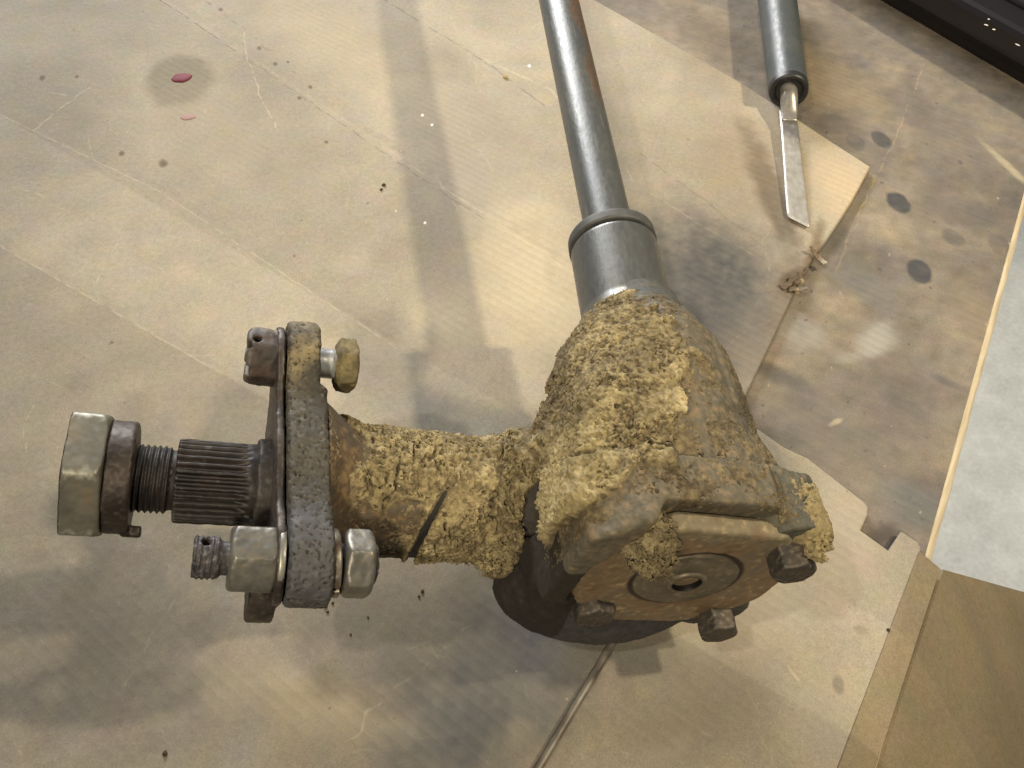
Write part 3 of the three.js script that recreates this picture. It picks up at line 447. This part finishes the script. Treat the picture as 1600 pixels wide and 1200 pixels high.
const hexD = (u, v) => { u = Math.abs(u); v = Math.abs(v); return Math.max(v, u * 0.8660254 + v * 0.5); };      // across flats / 2 when compared with a radius
// end cover with its adjuster and four hexagon bolts
const wear = (A, B, C, s = 1) => (x, y, z) => { const g = fbm(x * 120 * s, y * 120 * s, z * 120 * s, 4), f = fbm(x * 620, y * 620, z * 620, 3); let c = mix3(A, B, clamp(0.5 + g * 1.7)); c = mix3(c, C, clamp(f * 1.8 - 0.15)); const k = 1 + 0.28 * f; return [c[0] * k, c[1] * k, c[2] * k]; };
{
  const coverD = (x, y, z) => { let d = smax(smax(octo(x, y, 0.0318, 0.0165), Math.max(Math.hypot(x, y) - 0.0334, y - 0.0290 + 0.06 * x), 0.001), smax(-0.009 - z, z + 0.003, 0.0015), 0.0018); d = smax(d, -(Math.max(Math.abs(Math.hypot(x, y) - 0.0161) - 0.0007, -0.0036 - z)), 0.0006); return d + 0.00022 * fbm(x * 300, y * 300, z * 300, 3); };
  const cover = gpart('end_cover', skin(coverD, [-0.034, -0.034, -0.011], [0.034, 0.034, 0], 0.00045, (x, y, z) => {
    const g = fbm(x * 90 + 2, y * 90, z * 90, 4), f = fbm(x * 500, y * 500, z * 500, 3), edge = sstep(0.021, 0.0295, y + g * 0.012);
    let c = mix3([0.215, 0.142, 0.08], [0.155, 0.122, 0.082], clamp(0.45 + g * 1.9)); c = mix3(c, [0.185, 0.155, 0.10], edge * 0.9); c = mix3(c, [0.36, 0.29, 0.17], clamp(f * 2 - 0.3)); c = mix3(c, [0.10, 0.07, 0.042], clamp(-g * 1.8 - 0.15)); c = mix3(c, [0.03, 0.022, 0.015], 1 - sstep(0.0004, 0.0016, Math.abs(Math.hypot(x, y) - 0.0161)));
    const k = 1 + 0.3 * f; return [c[0] * k, c[1] * k, c[2] * k];
  }), std({ roughness: 0.7, metalness: 0.15 }), box, 'rust brown end cover plate');
  const ring = turned(dense([[-0.004, 0.0156], [-0.0029, 0.0156], [-0.0026, 0.0152], [-0.0028, 0.0130], [-0.0024, 0.0120], [-0.0024, 0.0062], [-0.0014, 0.0056], [-0.0014, 0.0044], [-0.003, 0.0041], [-0.0095, 0.0039], [-0.0095, 0.0001]], 0.0005).reverse(), 96, (x, y, z) => Math.hypot(x, y) < 0.0047 && z < -0.0010 ? [0.012, 0.011, 0.010] : wear([0.105, 0.092, 0.068], [0.165, 0.136, 0.095], [0.25, 0.22, 0.16])(x, y, z));
  ring.translate(SH.x, SH.y, SH.z); part('adjuster_ring', ring, std({ roughness: 0.5, metalness: 0.4, side: THREE.DoubleSide }), cover, 'round adjuster in the middle of the cover');
  const scr = skin((x, y, z) => smax(smax(Math.hypot(x, y) - 0.0036, -(hexD(x, y) - 0.0017 < 0 && z > -0.0085 ? 0.0017 - hexD(x, y) : -0.001), 0.0003), Math.max(-0.0094 - z, z + 0.0052), 0.0006), [-0.005, -0.005, -0.0105], [0.005, 0.005, -0.004], 0.0002, () => [0.05, 0.046, 0.042]);
  scr.translate(SH.x, SH.y, SH.z); part('adjuster_screw', scr, std({ roughness: 0.3, metalness: 0.8 }), cover);
  const boltG = skin((x, y, z) => { const r = Math.hypot(x, y); let d = smax(hexD(x, y) - 0.0057, smax(-0.004 - z, z - 0.0050, 0.0005), 0.0008); d = smax(d, (r + z * 1.2 - 0.0116) * 0.62, 0.0006); return d + 0.00022 * fbm(x * 500, y * 500, z * 500, 3); }, [-0.0095, -0.0095, -0.0042], [0.0095, 0.0095, 0.009], 0.0003, wear([0.045, 0.041, 0.038], [0.085, 0.068, 0.052], [0.17, 0.15, 0.11], 1.5));
  const bm = std({ roughness: 0.55, metalness: 0.4 });
  for (const [x, y, a, l] of [[-0.0215, 0.0207, 0.2, 'mud-covered bolt head at the top of the cover'], [0.0229, 0.0195, 0.45, null], [0.0222, -0.0248, 0.1, null], [-0.0203, -0.0224, 0.75, null]]) gpart('cover_bolt', boltG.clone().rotateZ(a).translate(x, y, x < 0 && y < 0 ? -0.0042 : -0.001), bm, box, l);
}
// output shaft: x axis pieces; local (x, y, z) with y, z about the shaft's axis
const onShaft = (g) => g.translate(0, SY, SZ);
{
  const R = (x, y, z) => Math.hypot(y, z);
  const greasy = phys({ roughness: 0.62, metalness: 0, clearcoat: 0.10, clearcoatRoughness: 0.35 });
  const gp = (x, y, z) => { const g = fbm(x * 140, y * 140, z * 140, 4), f = fbm(x * 700, y * 700, z * 700, 3); let c = mix3([0.007, 0.005, 0.005], [0.020, 0.013, 0.011], clamp(0.4 + g * 1.8)); c = mix3(c, [0.20, 0.185, 0.175], clamp((fbm(x * 260 + 3, y * 260, z * 90, 3) - 0.26) * 3 * sstep(-0.145, -0.125, x))); const k = 1 + 0.4 * f; return [c[0] * k, c[1] * k, c[2] * k]; };
  // splines: 36 ribs cut along the shaft
  const spl = skin((x, y, z) => { const a = Math.atan2(z, y), r = R(x, y, z), k = Math.abs(((a / (2 * Math.PI) * 32) % 1 + 1) % 1 - 0.5) * 2, run = sstep(-0.1275, -0.1225, x); return smax((r - 0.01235 + 0.0015 * sstep(0.25, 0.75, k) * (1 - run)) * 0.8, smax(-0.1440 - x, x + 0.117, 0.0006), 0.0007) + 0.00018 * noise(x * 300, y * 300, z * 300); }, [-0.146, -0.014, -0.014], [-0.116, 0.014, 0.014], 0.00032, gp);
  gpart('splined_shaft', onShaft(spl), greasy, box, 'greasy dark splined end of the output shaft');
  const thr = skin((x, y, z) => { const r = R(x, y, z), a = Math.atan2(z, y) / (2 * Math.PI), q = Math.abs((((x / 0.00165) + a) % 1 + 1) % 1 - 0.5) * 2, neck = sstep(-0.1462, -0.1452, x); return smax((r - mix(0.0101 - 0.0010 * q, 0.0088, neck)) * 0.75, smax(-0.1718 - x, x + 0.1435, 0.0004), 0.0005); }, [-0.180, -0.0115, -0.0115], [-0.142, 0.0115, 0.0115], 0.0003, gp);
  gpart('threaded_end', onShaft(thr), greasy, box, 'greasy dark thread between splines and washer');
  const seal = skin((x, y, z) => smax(R(x, y, z) - 0.0142, smax(-0.1215 - x, x + 0.115, 0.0006), 0.001) + 0.0003 * fbm(x * 300, y * 300, z * 300, 3), [-0.124, -0.016, -0.016], [-0.113, 0.016, 0.016], 0.0004, wear([0.02, 0.017, 0.016], [0.045, 0.035, 0.03], [0.10, 0.085, 0.07]));
  gpart('oil_seal', onShaft(seal), greasy, box);
  // lock washer: thick ring with a slit and a bent tongue
  const wash = skin((x, y, z) => { const r = R(x, y, z), a = Math.atan2(z, y); let d = smax(Math.max(r - 0.0163, 0.0095 - r), smax(-0.1628 - x, x + 0.1552, 0.0009), 0.0012); const t = smax(Math.abs(a - 2.05) * 0.015 - 0.0034, smax(Math.abs(r - 0.0155) - 0.0016, Math.abs(x + 0.1545) - 0.0026, 0.0005), 0.0008); return smin(d, t, 0.001) + 0.0002 * fbm(x * 400, y * 400, z * 400, 3); }, [-0.163, -0.0185, -0.0185], [-0.150, 0.0185, 0.0185], 0.0004, wear([0.026, 0.018, 0.016], [0.052, 0.038, 0.031], [0.09, 0.075, 0.065]));
  gpart('lock_washer', onShaft(wash), std({ roughness: 0.5, metalness: 0.4 }), box, 'dark brown lock washer behind the big nut');
  const ang = 0.50;
  const nut = skin((x, y, z) => { const r = R(x, y, z), u = y * Math.cos(ang) + z * Math.sin(ang), v = -y * Math.sin(ang) + z * Math.cos(ang); let d = smax(hexD(u, v) - 0.0171, smax(-0.1730 - x, x + 0.1626, 0.0004), 0.00045); d = smax(d, (r - 0.0198 + Math.max(0, -0.1720 - x) * 1.0) * 0.7, 0.0006); d = smax(d, (r - 0.0197 + Math.max(0, x + 0.1644) * 1.0) * 0.65, 0.0006); d = Math.max(d, 0.0088 - r); return d + 0.00016 * fbm(x * 300, y * 300, z * 300, 3); }, [-0.177, -0.0212, -0.0212], [-0.161, 0.0212, 0.0212], 0.0004, (x, y, z, nx, ny, nz) => {
    const g = fbm(x * 110, y * 110, z * 110, 4), f = fbm(x * 600, y * 600, z * 600, 3), u = hexD(y * Math.cos(ang) + z * Math.sin(ang), -y * Math.sin(ang) + z * Math.cos(ang));
    let c = mix3([0.12, 0.113, 0.095], [0.19, 0.176, 0.14], clamp(0.5 + g * 1.6)); c = mix3(c, [0.20, 0.145, 0.085], clamp(g * 2 - 0.3));
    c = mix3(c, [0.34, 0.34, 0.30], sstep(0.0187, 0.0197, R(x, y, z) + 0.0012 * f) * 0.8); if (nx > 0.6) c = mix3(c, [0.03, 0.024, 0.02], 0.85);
    const k = 1 + 0.25 * f; return [c[0] * k, c[1] * k, c[2] * k];
  });
  gpart('hex_nut', onShaft(nut), std({ roughness: 0.5, metalness: 0.45 }), box, 'large yellowish steel nut on the end of the shaft');
}
// flange, its backing plate and the two bolts through its ears
const EARS = [[-0.0120, -0.0775, 0.0024], [-0.0120, -0.0095, 0.0055]];
{
  const plan = (y, z, g) => { let d = Math.hypot(y - SY, z - SZ) - 0.0275 - g; for (const [ey, ez] of EARS) d = smin(d, Math.hypot(y - ey, z - ez) - 0.0122 - g, 0.022); return smin(d, Math.hypot(y + 0.062, z - SZ) - 0.012 - g, 0.022); };
  const fl = skin((x, y, z) => {
    x -= 0.038 * (z + 0.0095); const p = plan(y, z, 0), right = mix(-0.1036, -0.1014, sstep(-0.0645, -0.0625, z + 0.0006 * noise(x * 200, y * 200, 3)));
    let d = smax(p, smax(-0.1134 - x, x - right, 0.0016), 0.0022);
    return d + 0.0005 * fbm(x * 220, y * 220, z * 220, 4) - 0.0022 * Math.min(0, 0.13 - Math.max(0.13, fbm(x * 950, y * 950, z * 800, 2)));
  }, [-0.1185, -0.078, -0.094], [-0.0975, 0.004, 0.006], 0.00042, (x, y, z, nx, ny, nz) => {
    const g = fbm(x * 90, y * 90, z * 90, 4), f = fbm(x * 480, y * 480, z * 480, 3), p = fbm(x * 950, y * 950, z * 800, 2);
    let c = mix3([0.042, 0.037, 0.029], [0.078, 0.070, 0.053], clamp(0.5 + g * 1.7));
    c = mix3(c, [0.24, 0.19, 0.10], clamp(0.25 + g * 2) * sstep(-0.058, -0.066, z)); c = mix3(c, [0.085, 0.088, 0.098], sstep(-0.024, -0.014, z) * 0.75);
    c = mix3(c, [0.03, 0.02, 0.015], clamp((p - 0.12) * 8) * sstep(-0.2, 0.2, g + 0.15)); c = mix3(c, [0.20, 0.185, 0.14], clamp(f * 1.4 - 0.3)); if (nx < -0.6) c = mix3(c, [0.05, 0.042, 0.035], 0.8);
    const k = 1 + 0.35 * f; return [c[0] * k, c[1] * k, c[2] * k];
  }, 0.001);
  gpart('flange', fl, std({ roughness: 0.7, metalness: 0.2 }), box, 'thick pitted iron flange at the end of the barrel');
  const bp = skin((x, y, z) => smin(smax(Math.hypot(y + 0.032, z + 0.0135) - 0.0125, smax(-0.1215 - x, x + 0.1138, 0.0006), 0.001), smax(plan(y + 0.002, z, -0.0012), smax(-0.1163 - x + 0.038 * (z + 0.0095), x + 0.1138 - 0.038 * (z + 0.0095), 0.0006), 0.0008), 0.004) + 0.00025 * fbm(x * 300, y * 300, z * 300, 3), [-0.1235, -0.078, -0.094], [-0.1115, 0.004, 0.014], 0.0005, wear([0.028, 0.022, 0.02], [0.065, 0.05, 0.042], [0.13, 0.12, 0.10]));
  gpart('backing_plate', bp, std({ roughness: 0.5, metalness: 0.3 }), box, 'dark oily plate on the shaft side of the flange');
  // bolts are built about their own axis (x), at the ear centre
  const cyl = (y, z) => Math.hypot(y, z);
  const mudHead = wear([0.09, 0.072, 0.034], [0.19, 0.152, 0.072], [0.045, 0.034, 0.018], 2.5), dullZinc = wear([0.13, 0.126, 0.115], [0.22, 0.21, 0.185], [0.19, 0.145, 0.08]), black = wear([0.018, 0.013, 0.012], [0.05, 0.032, 0.026], [0.10, 0.08, 0.065], 1.4);
  const hexPiece = (af, x0, x1, a, paint, bore = 0, rough = 0.00015, cell = 0.00035, dome = 0) => skin((x, y, z) => { const r = cyl(y, z), u = y * Math.cos(a) + z * Math.sin(a), v = -y * Math.sin(a) + z * Math.cos(a); let d = smax(hexD(u, v) - af, smax(x0 - x, x - x1, 0.0006), 0.0009); const e = Math.min(x - x0, x1 - x); d = smax(d, (r - af * 1.145 + Math.max(0, 0.0016 - e) * (dome ? 1.6 : 1.1)) * 0.66, 0.0008); if (bore) d = Math.max(d, bore - r); return d + rough * fbm(x * 380, y * 380, z * 380, 3); }, [x0 - 0.001, -af * 1.25, -af * 1.25], [x1 + 0.001, af * 1.25, af * 1.25], cell, paint);
  const rodX = (r, x0, x1, paint, rough = 0, cell = 0.0003) => skin((x, y, z) => smax(cyl(y, z) - r, smax(x0 - x, x - x1, 0.0005), 0.0006) + (rough ? rough * fbm(x * 400, y * 400, z * 400, 3) : 0), [x0 - 0.001, -r - 0.0015, -r - 0.0015], [x1 + 0.001, r + 0.0015, r + 0.0015], cell, paint);
  const steel = std({ roughness: 0.42, metalness: 0.55 }), shiny = std({ roughness: 0.3, metalness: 0.6 }), dull = std({ roughness: 0.85 }), wet = phys({ roughness: 0.65, metalness: 0, clearcoat: 0.12, clearcoatRoughness: 0.4 });
  const place = (g, e) => g.translate(SH.x + e[2], SH.y + e[0], SH.z + e[1]);
  { // upper bolt
    const e = EARS[0], b = part('flange_bolt', place(rodX(0.0047, -0.128, -0.1000, wear([0.72, 0.74, 0.76], [0.5, 0.51, 0.52], [0.2, 0.2, 0.2]), 0.0001), e), shiny, box, 'upper flange bolt with bright bare shank');
    part('bolt_head', place(hexPiece(0.0078, -0.1030, -0.0958, 0.25, mudHead, 0, 0.0007, 0.0004, 1), e), dull, b, 'bolt head crusted with mud');
    // castle nut, dark and greasy, slots worn
    const nut = skin((x, y, z) => { const r = cyl(y, z), a = 0.35, u = y * Math.cos(a) + z * Math.sin(a), v = -y * Math.sin(a) + z * Math.cos(a); let d = smax(hexD(u, v) - 0.0083, smax(-0.1300 - x, x + 0.1184, 0.0008), 0.0016); d = smax(d, (r - 0.0092) * 0.8, 0.001); const hole = Math.hypot(x + 0.1272, z + 0.0005) - 0.0013; d = smax(d, -Math.max(hole, -y), 0.0005); for (const t of [0.2, 1.25, 2.3]) { const w = Math.abs(-y * Math.sin(t) + z * Math.cos(t)) - 0.0012; d = smax(d, -Math.max(w, x + 0.1287), 0.0005); } return d + 0.0005 * fbm(x * 300, y * 300, z * 300, 3); }, [-0.1330, -0.0115, -0.0115], [-0.118, 0.0115, 0.0115], 0.0004, (x, y, z) => { const f = fbm(x * 500, y * 500, z * 500, 3), g = fbm(x * 160, y * 160, z * 160, 3); let c = mix3([0.018, 0.013, 0.011], [0.05, 0.032, 0.024], clamp(0.4 + g * 2)); c = mix3(c, [0.16, 0.145, 0.12], sstep(-0.128, -0.1295, x + f * 0.002) * 0.4); c = mix3(c, [0.20, 0.18, 0.135], sstep(-0.003, -0.007, z + f * 0.004) * 0.7); const k = 1 + 0.4 * f; return [c[0] * k, c[1] * k, c[2] * k]; });
    part('castle_nut', place(nut, e), wet, b, 'dark greasy slotted nut with a pin hole');
  }
  { // lower bolt
    const e = EARS[1], b = part('flange_bolt', place(skin((x, y, z) => { const r = cyl(y, z), q = Math.abs((((x / 0.0014) + Math.atan2(z, y) / 6.2832) % 1 + 1) % 1 - 0.5) * 2, end = sstep(-0.1345, -0.1335, x); let d = smax((r - mix(0.0058 - 0.0006 * q, 0.0044, sstep(-0.1362, -0.1352, x) * (1 - sstep(-0.130, -0.129, x)))) * 0.8, smax(-0.1425 - x, x + 0.094, 0.0005), 0.0007); d = smax(d, -(Math.hypot(x + 0.1395, z + 0.0022) - 0.0013), 0.0004); return d + 0.0004 * fbm(x * 420, y * 420, z * 420, 3); }, [-0.144, -0.0075, -0.0075], [-0.093, 0.0075, 0.0075], 0.0003, wear([0.02, 0.019, 0.022], [0.06, 0.052, 0.055], [0.24, 0.23, 0.24], 1.4)), e), wet, box, 'lower flange bolt, its greasy threaded end showing with a pin hole');
    part('hex_nut', place(hexPiece(0.0086, -0.1335, -0.1208, 0.42, dullZinc, 0, 0.0002), e), steel, b, 'dull zinc nut on the lower bolt');
    part('flat_washer', place(skin((x, y, z) => smax(cyl(y, z) - 0.0098, smax(-0.1212 - x, x + 0.1192, 0.0004), 0.0006), [-0.123, -0.0112, -0.0112], [-0.118, 0.0112, 0.0112], 0.0004, wear([0.22, 0.215, 0.19], [0.33, 0.32, 0.28], [0.1, 0.08, 0.06])), e), steel, b);
    part('spring_washer', place(skin((x, y, z) => { const r = cyl(y, z), a = Math.atan2(z, y), w = Math.abs(x + 0.1060 - 0.0005 * a) - 0.0012; let d = smax(Math.max(r - 0.0094, 0.0058 - r), w, 0.0008); const s = Math.abs(a - 1.35) * 0.008 - 0.0006; return smax(d, -s, 0.0003); }, [-0.1110, -0.0105, -0.0105], [-0.101, 0.0105, 0.0105], 0.00032, wear([0.24, 0.22, 0.18], [0.14, 0.10, 0.07], [0.42, 0.40, 0.34], 1.6)), e), steel, b, 'spring washer standing open under the bolt head');
    part('bolt_head', place(hexPiece(0.0086, -0.1036, -0.0952, 0.1, dullZinc, 0, 0.0002), e), steel, b, 'dull zinc bolt head');
  }
}

// ---------------------------------------------------------------- things round the gearbox
{ // scraper: round grey handle, tang, thin blade with a slanted tip
  const s = new THREE.Group(); s.name = 'scraper'; scene.add(s);
  tag(s, 'scraper with a round grey plastic handle and slanted steel blade lying right of the column', 'scraper');
  const hh = 0.0115, tip = at(1246, 350, 0.002), end = at(1213, 0, hh), u = tip.clone().sub(end); u.y = 0; u.normalize();
  const base = at(1232, 140, hh); base.y = 0; s.position.copy(base);
  const side = V(-u.z, 0, u.x);                       // to the right of the way to the tip... local x axis
  const m = new THREE.Matrix4().makeBasis(side.clone().negate(), V(0, 1, 0), u.clone()); if (m.determinant() < 0) m.makeBasis(side, V(0, 1, 0), u);
  s.quaternion.setFromRotationMatrix(m);
  const hp = (x, y, z) => { const f = fbm(x * 300, y * 300, z * 300, 3), g = fbm(x * 60, y * 60, z * 60, 3); let c = mix3([0.05, 0.06, 0.066], [0.075, 0.08, 0.078], clamp(0.5 + g * 1.5)); c = mix3(c, [0.07, 0.065, 0.05], clamp(f * 2 - 0.25) * 0.8); return c; };
  const handle = turned(dense([[0.0, 0.0001], [0.0, 0.0066], [0.0012, 0.0076], [0.0016, 0.0098], [0.0006, 0.0102], [-0.0012, 0.0104], [-0.006, 0.0106], [-0.03, 0.0108], [-0.115, 0.0114], [-0.122, 0.0104], [-0.1255, 0.0074], [-0.126, 0.0001]].reverse(), 0.0012), 72, hp); handle.rotateX(0); handle.translate(0, hh, 0);
  part('handle', handle, scuffed({ roughness: 0.85 }, 2, 3, 0.00012), s);
  const cup = turned(dense([[0.0004, 0.0001], [0.0004, 0.0068], [0.0022, 0.0080], [0.0026, 0.0096], [0.0016, 0.0104], [-0.0018, 0.0107]].reverse(), 0.0006), 72, () => [0.02, 0.021, 0.022]); cup.translate(0, hh, 0); part('handle_rim', cup, std({ roughness: 0.45, side: THREE.DoubleSide }), s, 'black rim at the blade end of the handle');
  const L = base.distanceTo(V(tip.x, 0, tip.z));
  const tang = skin((x, y, z) => { const k = sstep(0.006, 0.018, z), w = mix(0.0047, 0.0044, k), t = mix(0.0046, 0.0012, k), yy = y - mix(hh, 0.0052, sstep(0, 0.03, z)); return smax(Math.hypot(x / w, yy / t) * t - t, smax(-0.002 - z, z - 0.022, 0.001), 0.001) * 0.6; }, [-0.008, -0.001, -0.004], [0.008, 0.018, 0.024], 0.0004, wear([0.25, 0.24, 0.22], [0.36, 0.34, 0.31], [0.14, 0.1, 0.07]));
  part('tang', tang, std({ roughness: 0.35, metalness: 0.5 }), s);
  // blade: flat steel with a slanted, ground end
  const tipD = (x, z) => (z - (L + 0.002) + (0.0052 - x) * 0.72) * 0.81;
  const bl = skin((x, y, z) => { const hw = mix(0.0046, 0.0052, sstep(0.012, L, z)), yc = mix(0.0052, 0.0016, sstep(0.012, L, z)), e = Math.min(hw - Math.abs(x), -tipD(x, z)), t = 0.0010 - 0.0007 * (1 - sstep(0, 0.0022, -tipD(x, z))) - 0.0004 * (1 - sstep(0, 0.0009, hw - Math.abs(x))); return smax(smax(Math.abs(x) - hw, tipD(x, z), 0.0004), smax(0.011 - z, Math.abs(y - yc) - t, 0.0003), 0.0003) * 0.8; }, [-0.0065, -0.0005, 0.010], [0.0065, 0.0075, L + 0.004], 0.00038, (x, y, z) => {
    const f = fbm(x * 400, y * 400, z * 260, 3), g = fbm(x * 90, 3, z * 90, 3), sc = Math.max(0, noise(x * 1800, 2, z * 140) - 0.3); let c = mix3([0.19, 0.175, 0.17], [0.42, 0.405, 0.38], sstep(0.028, 0.046, z - x * 1.2 + g * 0.012)); c = mix3(c, [0.62, 0.61, 0.58], 1 - sstep(0.0002, 0.002, -tipD(x, z))); c = mix3(c, [0.56, 0.55, 0.52], (1 - sstep(0.0044, 0.0030, -x)) * 0.8 * sstep(0, 0.001, -x)); c = mix3(c, [0.26, 0.22, 0.16], clamp(g * 1.4 - 0.1)); c = mix3(c, [0.6, 0.58, 0.55], clamp(sc)); const k = 1 + 0.3 * f; return [c[0] * k, c[1] * k, c[2] * k];
  });
  part('blade', bl, std({ roughness: 0.36, metalness: 0.35 }), s);
}
{ // thin steel rod from under the gearbox
  const a = at(960, 1000, 0.0013), b = at(770, 1320, 0.0013), L = a.distanceTo(b);
  const g = new THREE.CylinderGeometry(0.00135, 0.00135, L, 20, 160); g.rotateX(Math.PI / 2); g.translate(0, 0, L / 2);
  tint(g, (x, y, z) => { const n = fbm(z * 130, x * 300, y * 300, 4); return mix3([0.12, 0.10, 0.08], [0.24, 0.22, 0.19], clamp(0.5 + n * 1.8)); });
  const o = part('steel_rod', g, std({ roughness: 0.5, metalness: 0.3 }), scene); o.position.copy(a); o.lookAt(b);
  tag(o, 'thin steel rod sticking out from under the gearbox towards the bottom of the picture', 'rod');
}
{ // black case at the upper right corner
  const c = new THREE.Group(); c.name = 'tool_case'; scene.add(c);
  tag(c, 'black plastic case with chipped scratches standing on the bench at the upper right corner', 'case');
  const p0 = at(1322, -6, WT), p1 = at(1612, 168, WT), u = p1.clone().sub(p0).normalize(), n = V(u.z, 0, -u.x); if (n.z > 0) n.negate();
  const P = (a, b) => p0.clone().addScaledVector(u, a).addScaledVector(n, b), Lc = p0.distanceTo(p1);
  const mat = new THREE.MeshPhysicalMaterial({ color: new THREE.Color().setRGB(0.008, 0.006, 0.008), roughness: 0.42, clearcoat: 0.2, clearcoatRoughness: 0.4 });
  part('lower_shell', slab([P(-0.3, 0.014), P(Lc + 0.15, 0.014), P(Lc + 0.15, 0.25), P(-0.3, 0.25)], WT + 0.016, 0.016, 0.002), mat, c);
  part('lid', slab([P(-0.3, 0.0), P(Lc + 0.15, 0.0), P(Lc + 0.15, 0.25), P(-0.3, 0.25)], WT + 0.034, 0.0175, 0.004), mat, c);
  const rib = slab([P(-0.3, 0.020), P(Lc + 0.15, 0.020), P(Lc + 0.15, 0.24), P(-0.3, 0.24)], WT + 0.0375, 0.006, 0.0022); part('raised_panel', rib, mat, c);
  const chip = new THREE.MeshStandardMaterial({ color: new THREE.Color().setRGB(0.6, 0.55, 0.5), roughness: 0.8 });
  for (const [x, y, sx, sz, a] of [[1541, 39, 4, 2, 0.7], [1553, 46, 3, 2, 0], [1590, 70, 5, 1.6, 0.9], [1545, 30, 2, 2, 0]]) {
    const q = at(x, y, WT + 0.0375), g = new THREE.IcosahedronGeometry(1, 2); g.scale(sx * 0.0003, 0.0002, sz * 0.0003); g.rotateY(-a); g.translate(q.x, q.y, q.z); part('paint_chip', g, chip, c);
  }
}
{ // two wet red drops
  const m = new THREE.MeshPhysicalMaterial({ color: new THREE.Color().setRGB(0.13, 0.003, 0.014), roughness: 0.8, clearcoat: 0.05, clearcoatRoughness: 0.4 });
  const drop = (px, py, rx, rz, h, label, mm) => {
    const c = at(px, py), g = new THREE.SphereGeometry(1, 40, 20), p = g.attributes.position;
    for (let i = 0; i < p.count; i++) { const x = p.getX(i), z = p.getZ(i), k = 1 + 0.22 * noise(x * 1.1 + px, z * 1.1, 2); p.setXYZ(i, x * rx * k, Math.max(p.getY(i) * h, -0.0002), z * rz * k); }
    g.computeVertexNormals(); const o = part('red_drop', g, mm, scene); o.position.set(c.x, 0.0001, c.z); o.rotation.y = 0.1; tag(o, label, 'fluid drop'); return o;
  };
  drop(284, 122, 0.0056, 0.0046, 0.0009, 'wet dark red drop in the middle of its damp ring on the cardboard', m);
  const o = drop(294, 183, 0.0042, 0.0028, 0.0003, 'smaller faded pinkish red drop just below the dark red one', new THREE.MeshPhysicalMaterial({ color: new THREE.Color().setRGB(0.24, 0.11, 0.085), roughness: 0.7, clearcoat: 0.1, clearcoatRoughness: 0.5 })); o.name = 'red_drop_001';
}
{ // crumbs of dirt
  const r = rng(404), m = std({ roughness: 1 });
  const g0 = new THREE.IcosahedronGeometry(1, 4), p = g0.attributes.position;
  for (let i = 0; i < p.count; i++) { const k = 1 + 0.5 * fbm(p.getX(i) * 1.3, p.getY(i) * 1.3, p.getZ(i) * 1.3, 3); p.setXYZ(i, p.getX(i) * k, p.getY(i) * k, p.getZ(i) * k); }
  g0.computeVertexNormals();
  const kinds = { dark: [0.05, 0.037, 0.022], tan: [0.36, 0.27, 0.14] }, geo = {};
  for (const k in kinds) geo[k] = tint(g0.clone(), (x, y, z) => { const f = 1 + 0.5 * fbm(x * 3, y * 3, z * 3, 3); return kinds[k].map(v => v * f); });
  const spots = [[492, 937, 9, 'dark'], [508, 948, 6, 'dark'], [512, 957, 4, 'dark'], [520, 943, 4, 'dark'], [600, 290, 5, 'dark'], [596, 297, 4, 'dark'], [660, 925, 5, 'dark'], [655, 933, 4, 'dark'], [790, 122, 6, 'tan'], [1255, 905, 4, 'dark'], [575, 965, 3, 'dark'], [548, 992, 3, 'dark'], [258, 1178, 7, 'dark'], [1388, 985, 5, 'dark'], [1240, 448, 9, 'dark'], [1252, 440, 7, 'tan'], [1246, 456, 8, 'tan'], [1232, 438, 6, 'dark']];
  spots.forEach(([x, y, s, k], i) => {
    const c = at(x, y), e = at(x + 1, y).distanceTo(c), o = part('dirt_crumb' + (i ? '_' + String(i).padStart(3, '0') : ''), geo[k], m, scene);
    o.position.set(c.x, s * e * 0.28, c.z); o.scale.set(s * e * 0.62, s * e * 0.45, s * e * 0.5); o.rotation.y = r() * 6;
    const dark = k === 'dark', [label, group] = y > 930 && x > 480 && x < 560 ? ['small dark crumb of dirt on the cardboard just below the lower flange bolt', 'dark crumbs below the flange']
      : Math.abs(x - 657) < 8 ? ['small dark crumb of dirt on the cardboard below the muddy shaft barrel', 'dark crumbs below the shaft barrel']
        : Math.abs(x - 598) < 8 ? ['tiny black crumb of a close pair, left of the column on the open cardboard', 'pair of black crumbs left of the column']
          : y > 430 && y < 470 ? [dark ? 'dark crumb of dirt among the torn scraps at the cardboard corner' : 'tan crumb among the torn scraps at the cardboard corner', dark ? 'dark crumbs by the torn scraps' : 'tan crumbs by the torn scraps']
            : !dark ? ['single tan crumb on the cardboard left of the column tube', null] : x < 300 ? ['dark crumb of dirt by itself near the lower left corner of the cardboard', null] : x > 1300 ? ['dark crumb on the pale cardboard edge beside the fold', null] : x > 1200 ? ['dark crumb on the cardboard right below the end cover', null] : ['tiny dark crumb between flange and barrel crumbs, on the cardboard', null];
    tag(o, label, 'dirt crumb', group);
  });
}

renderer.render(scene, camera);
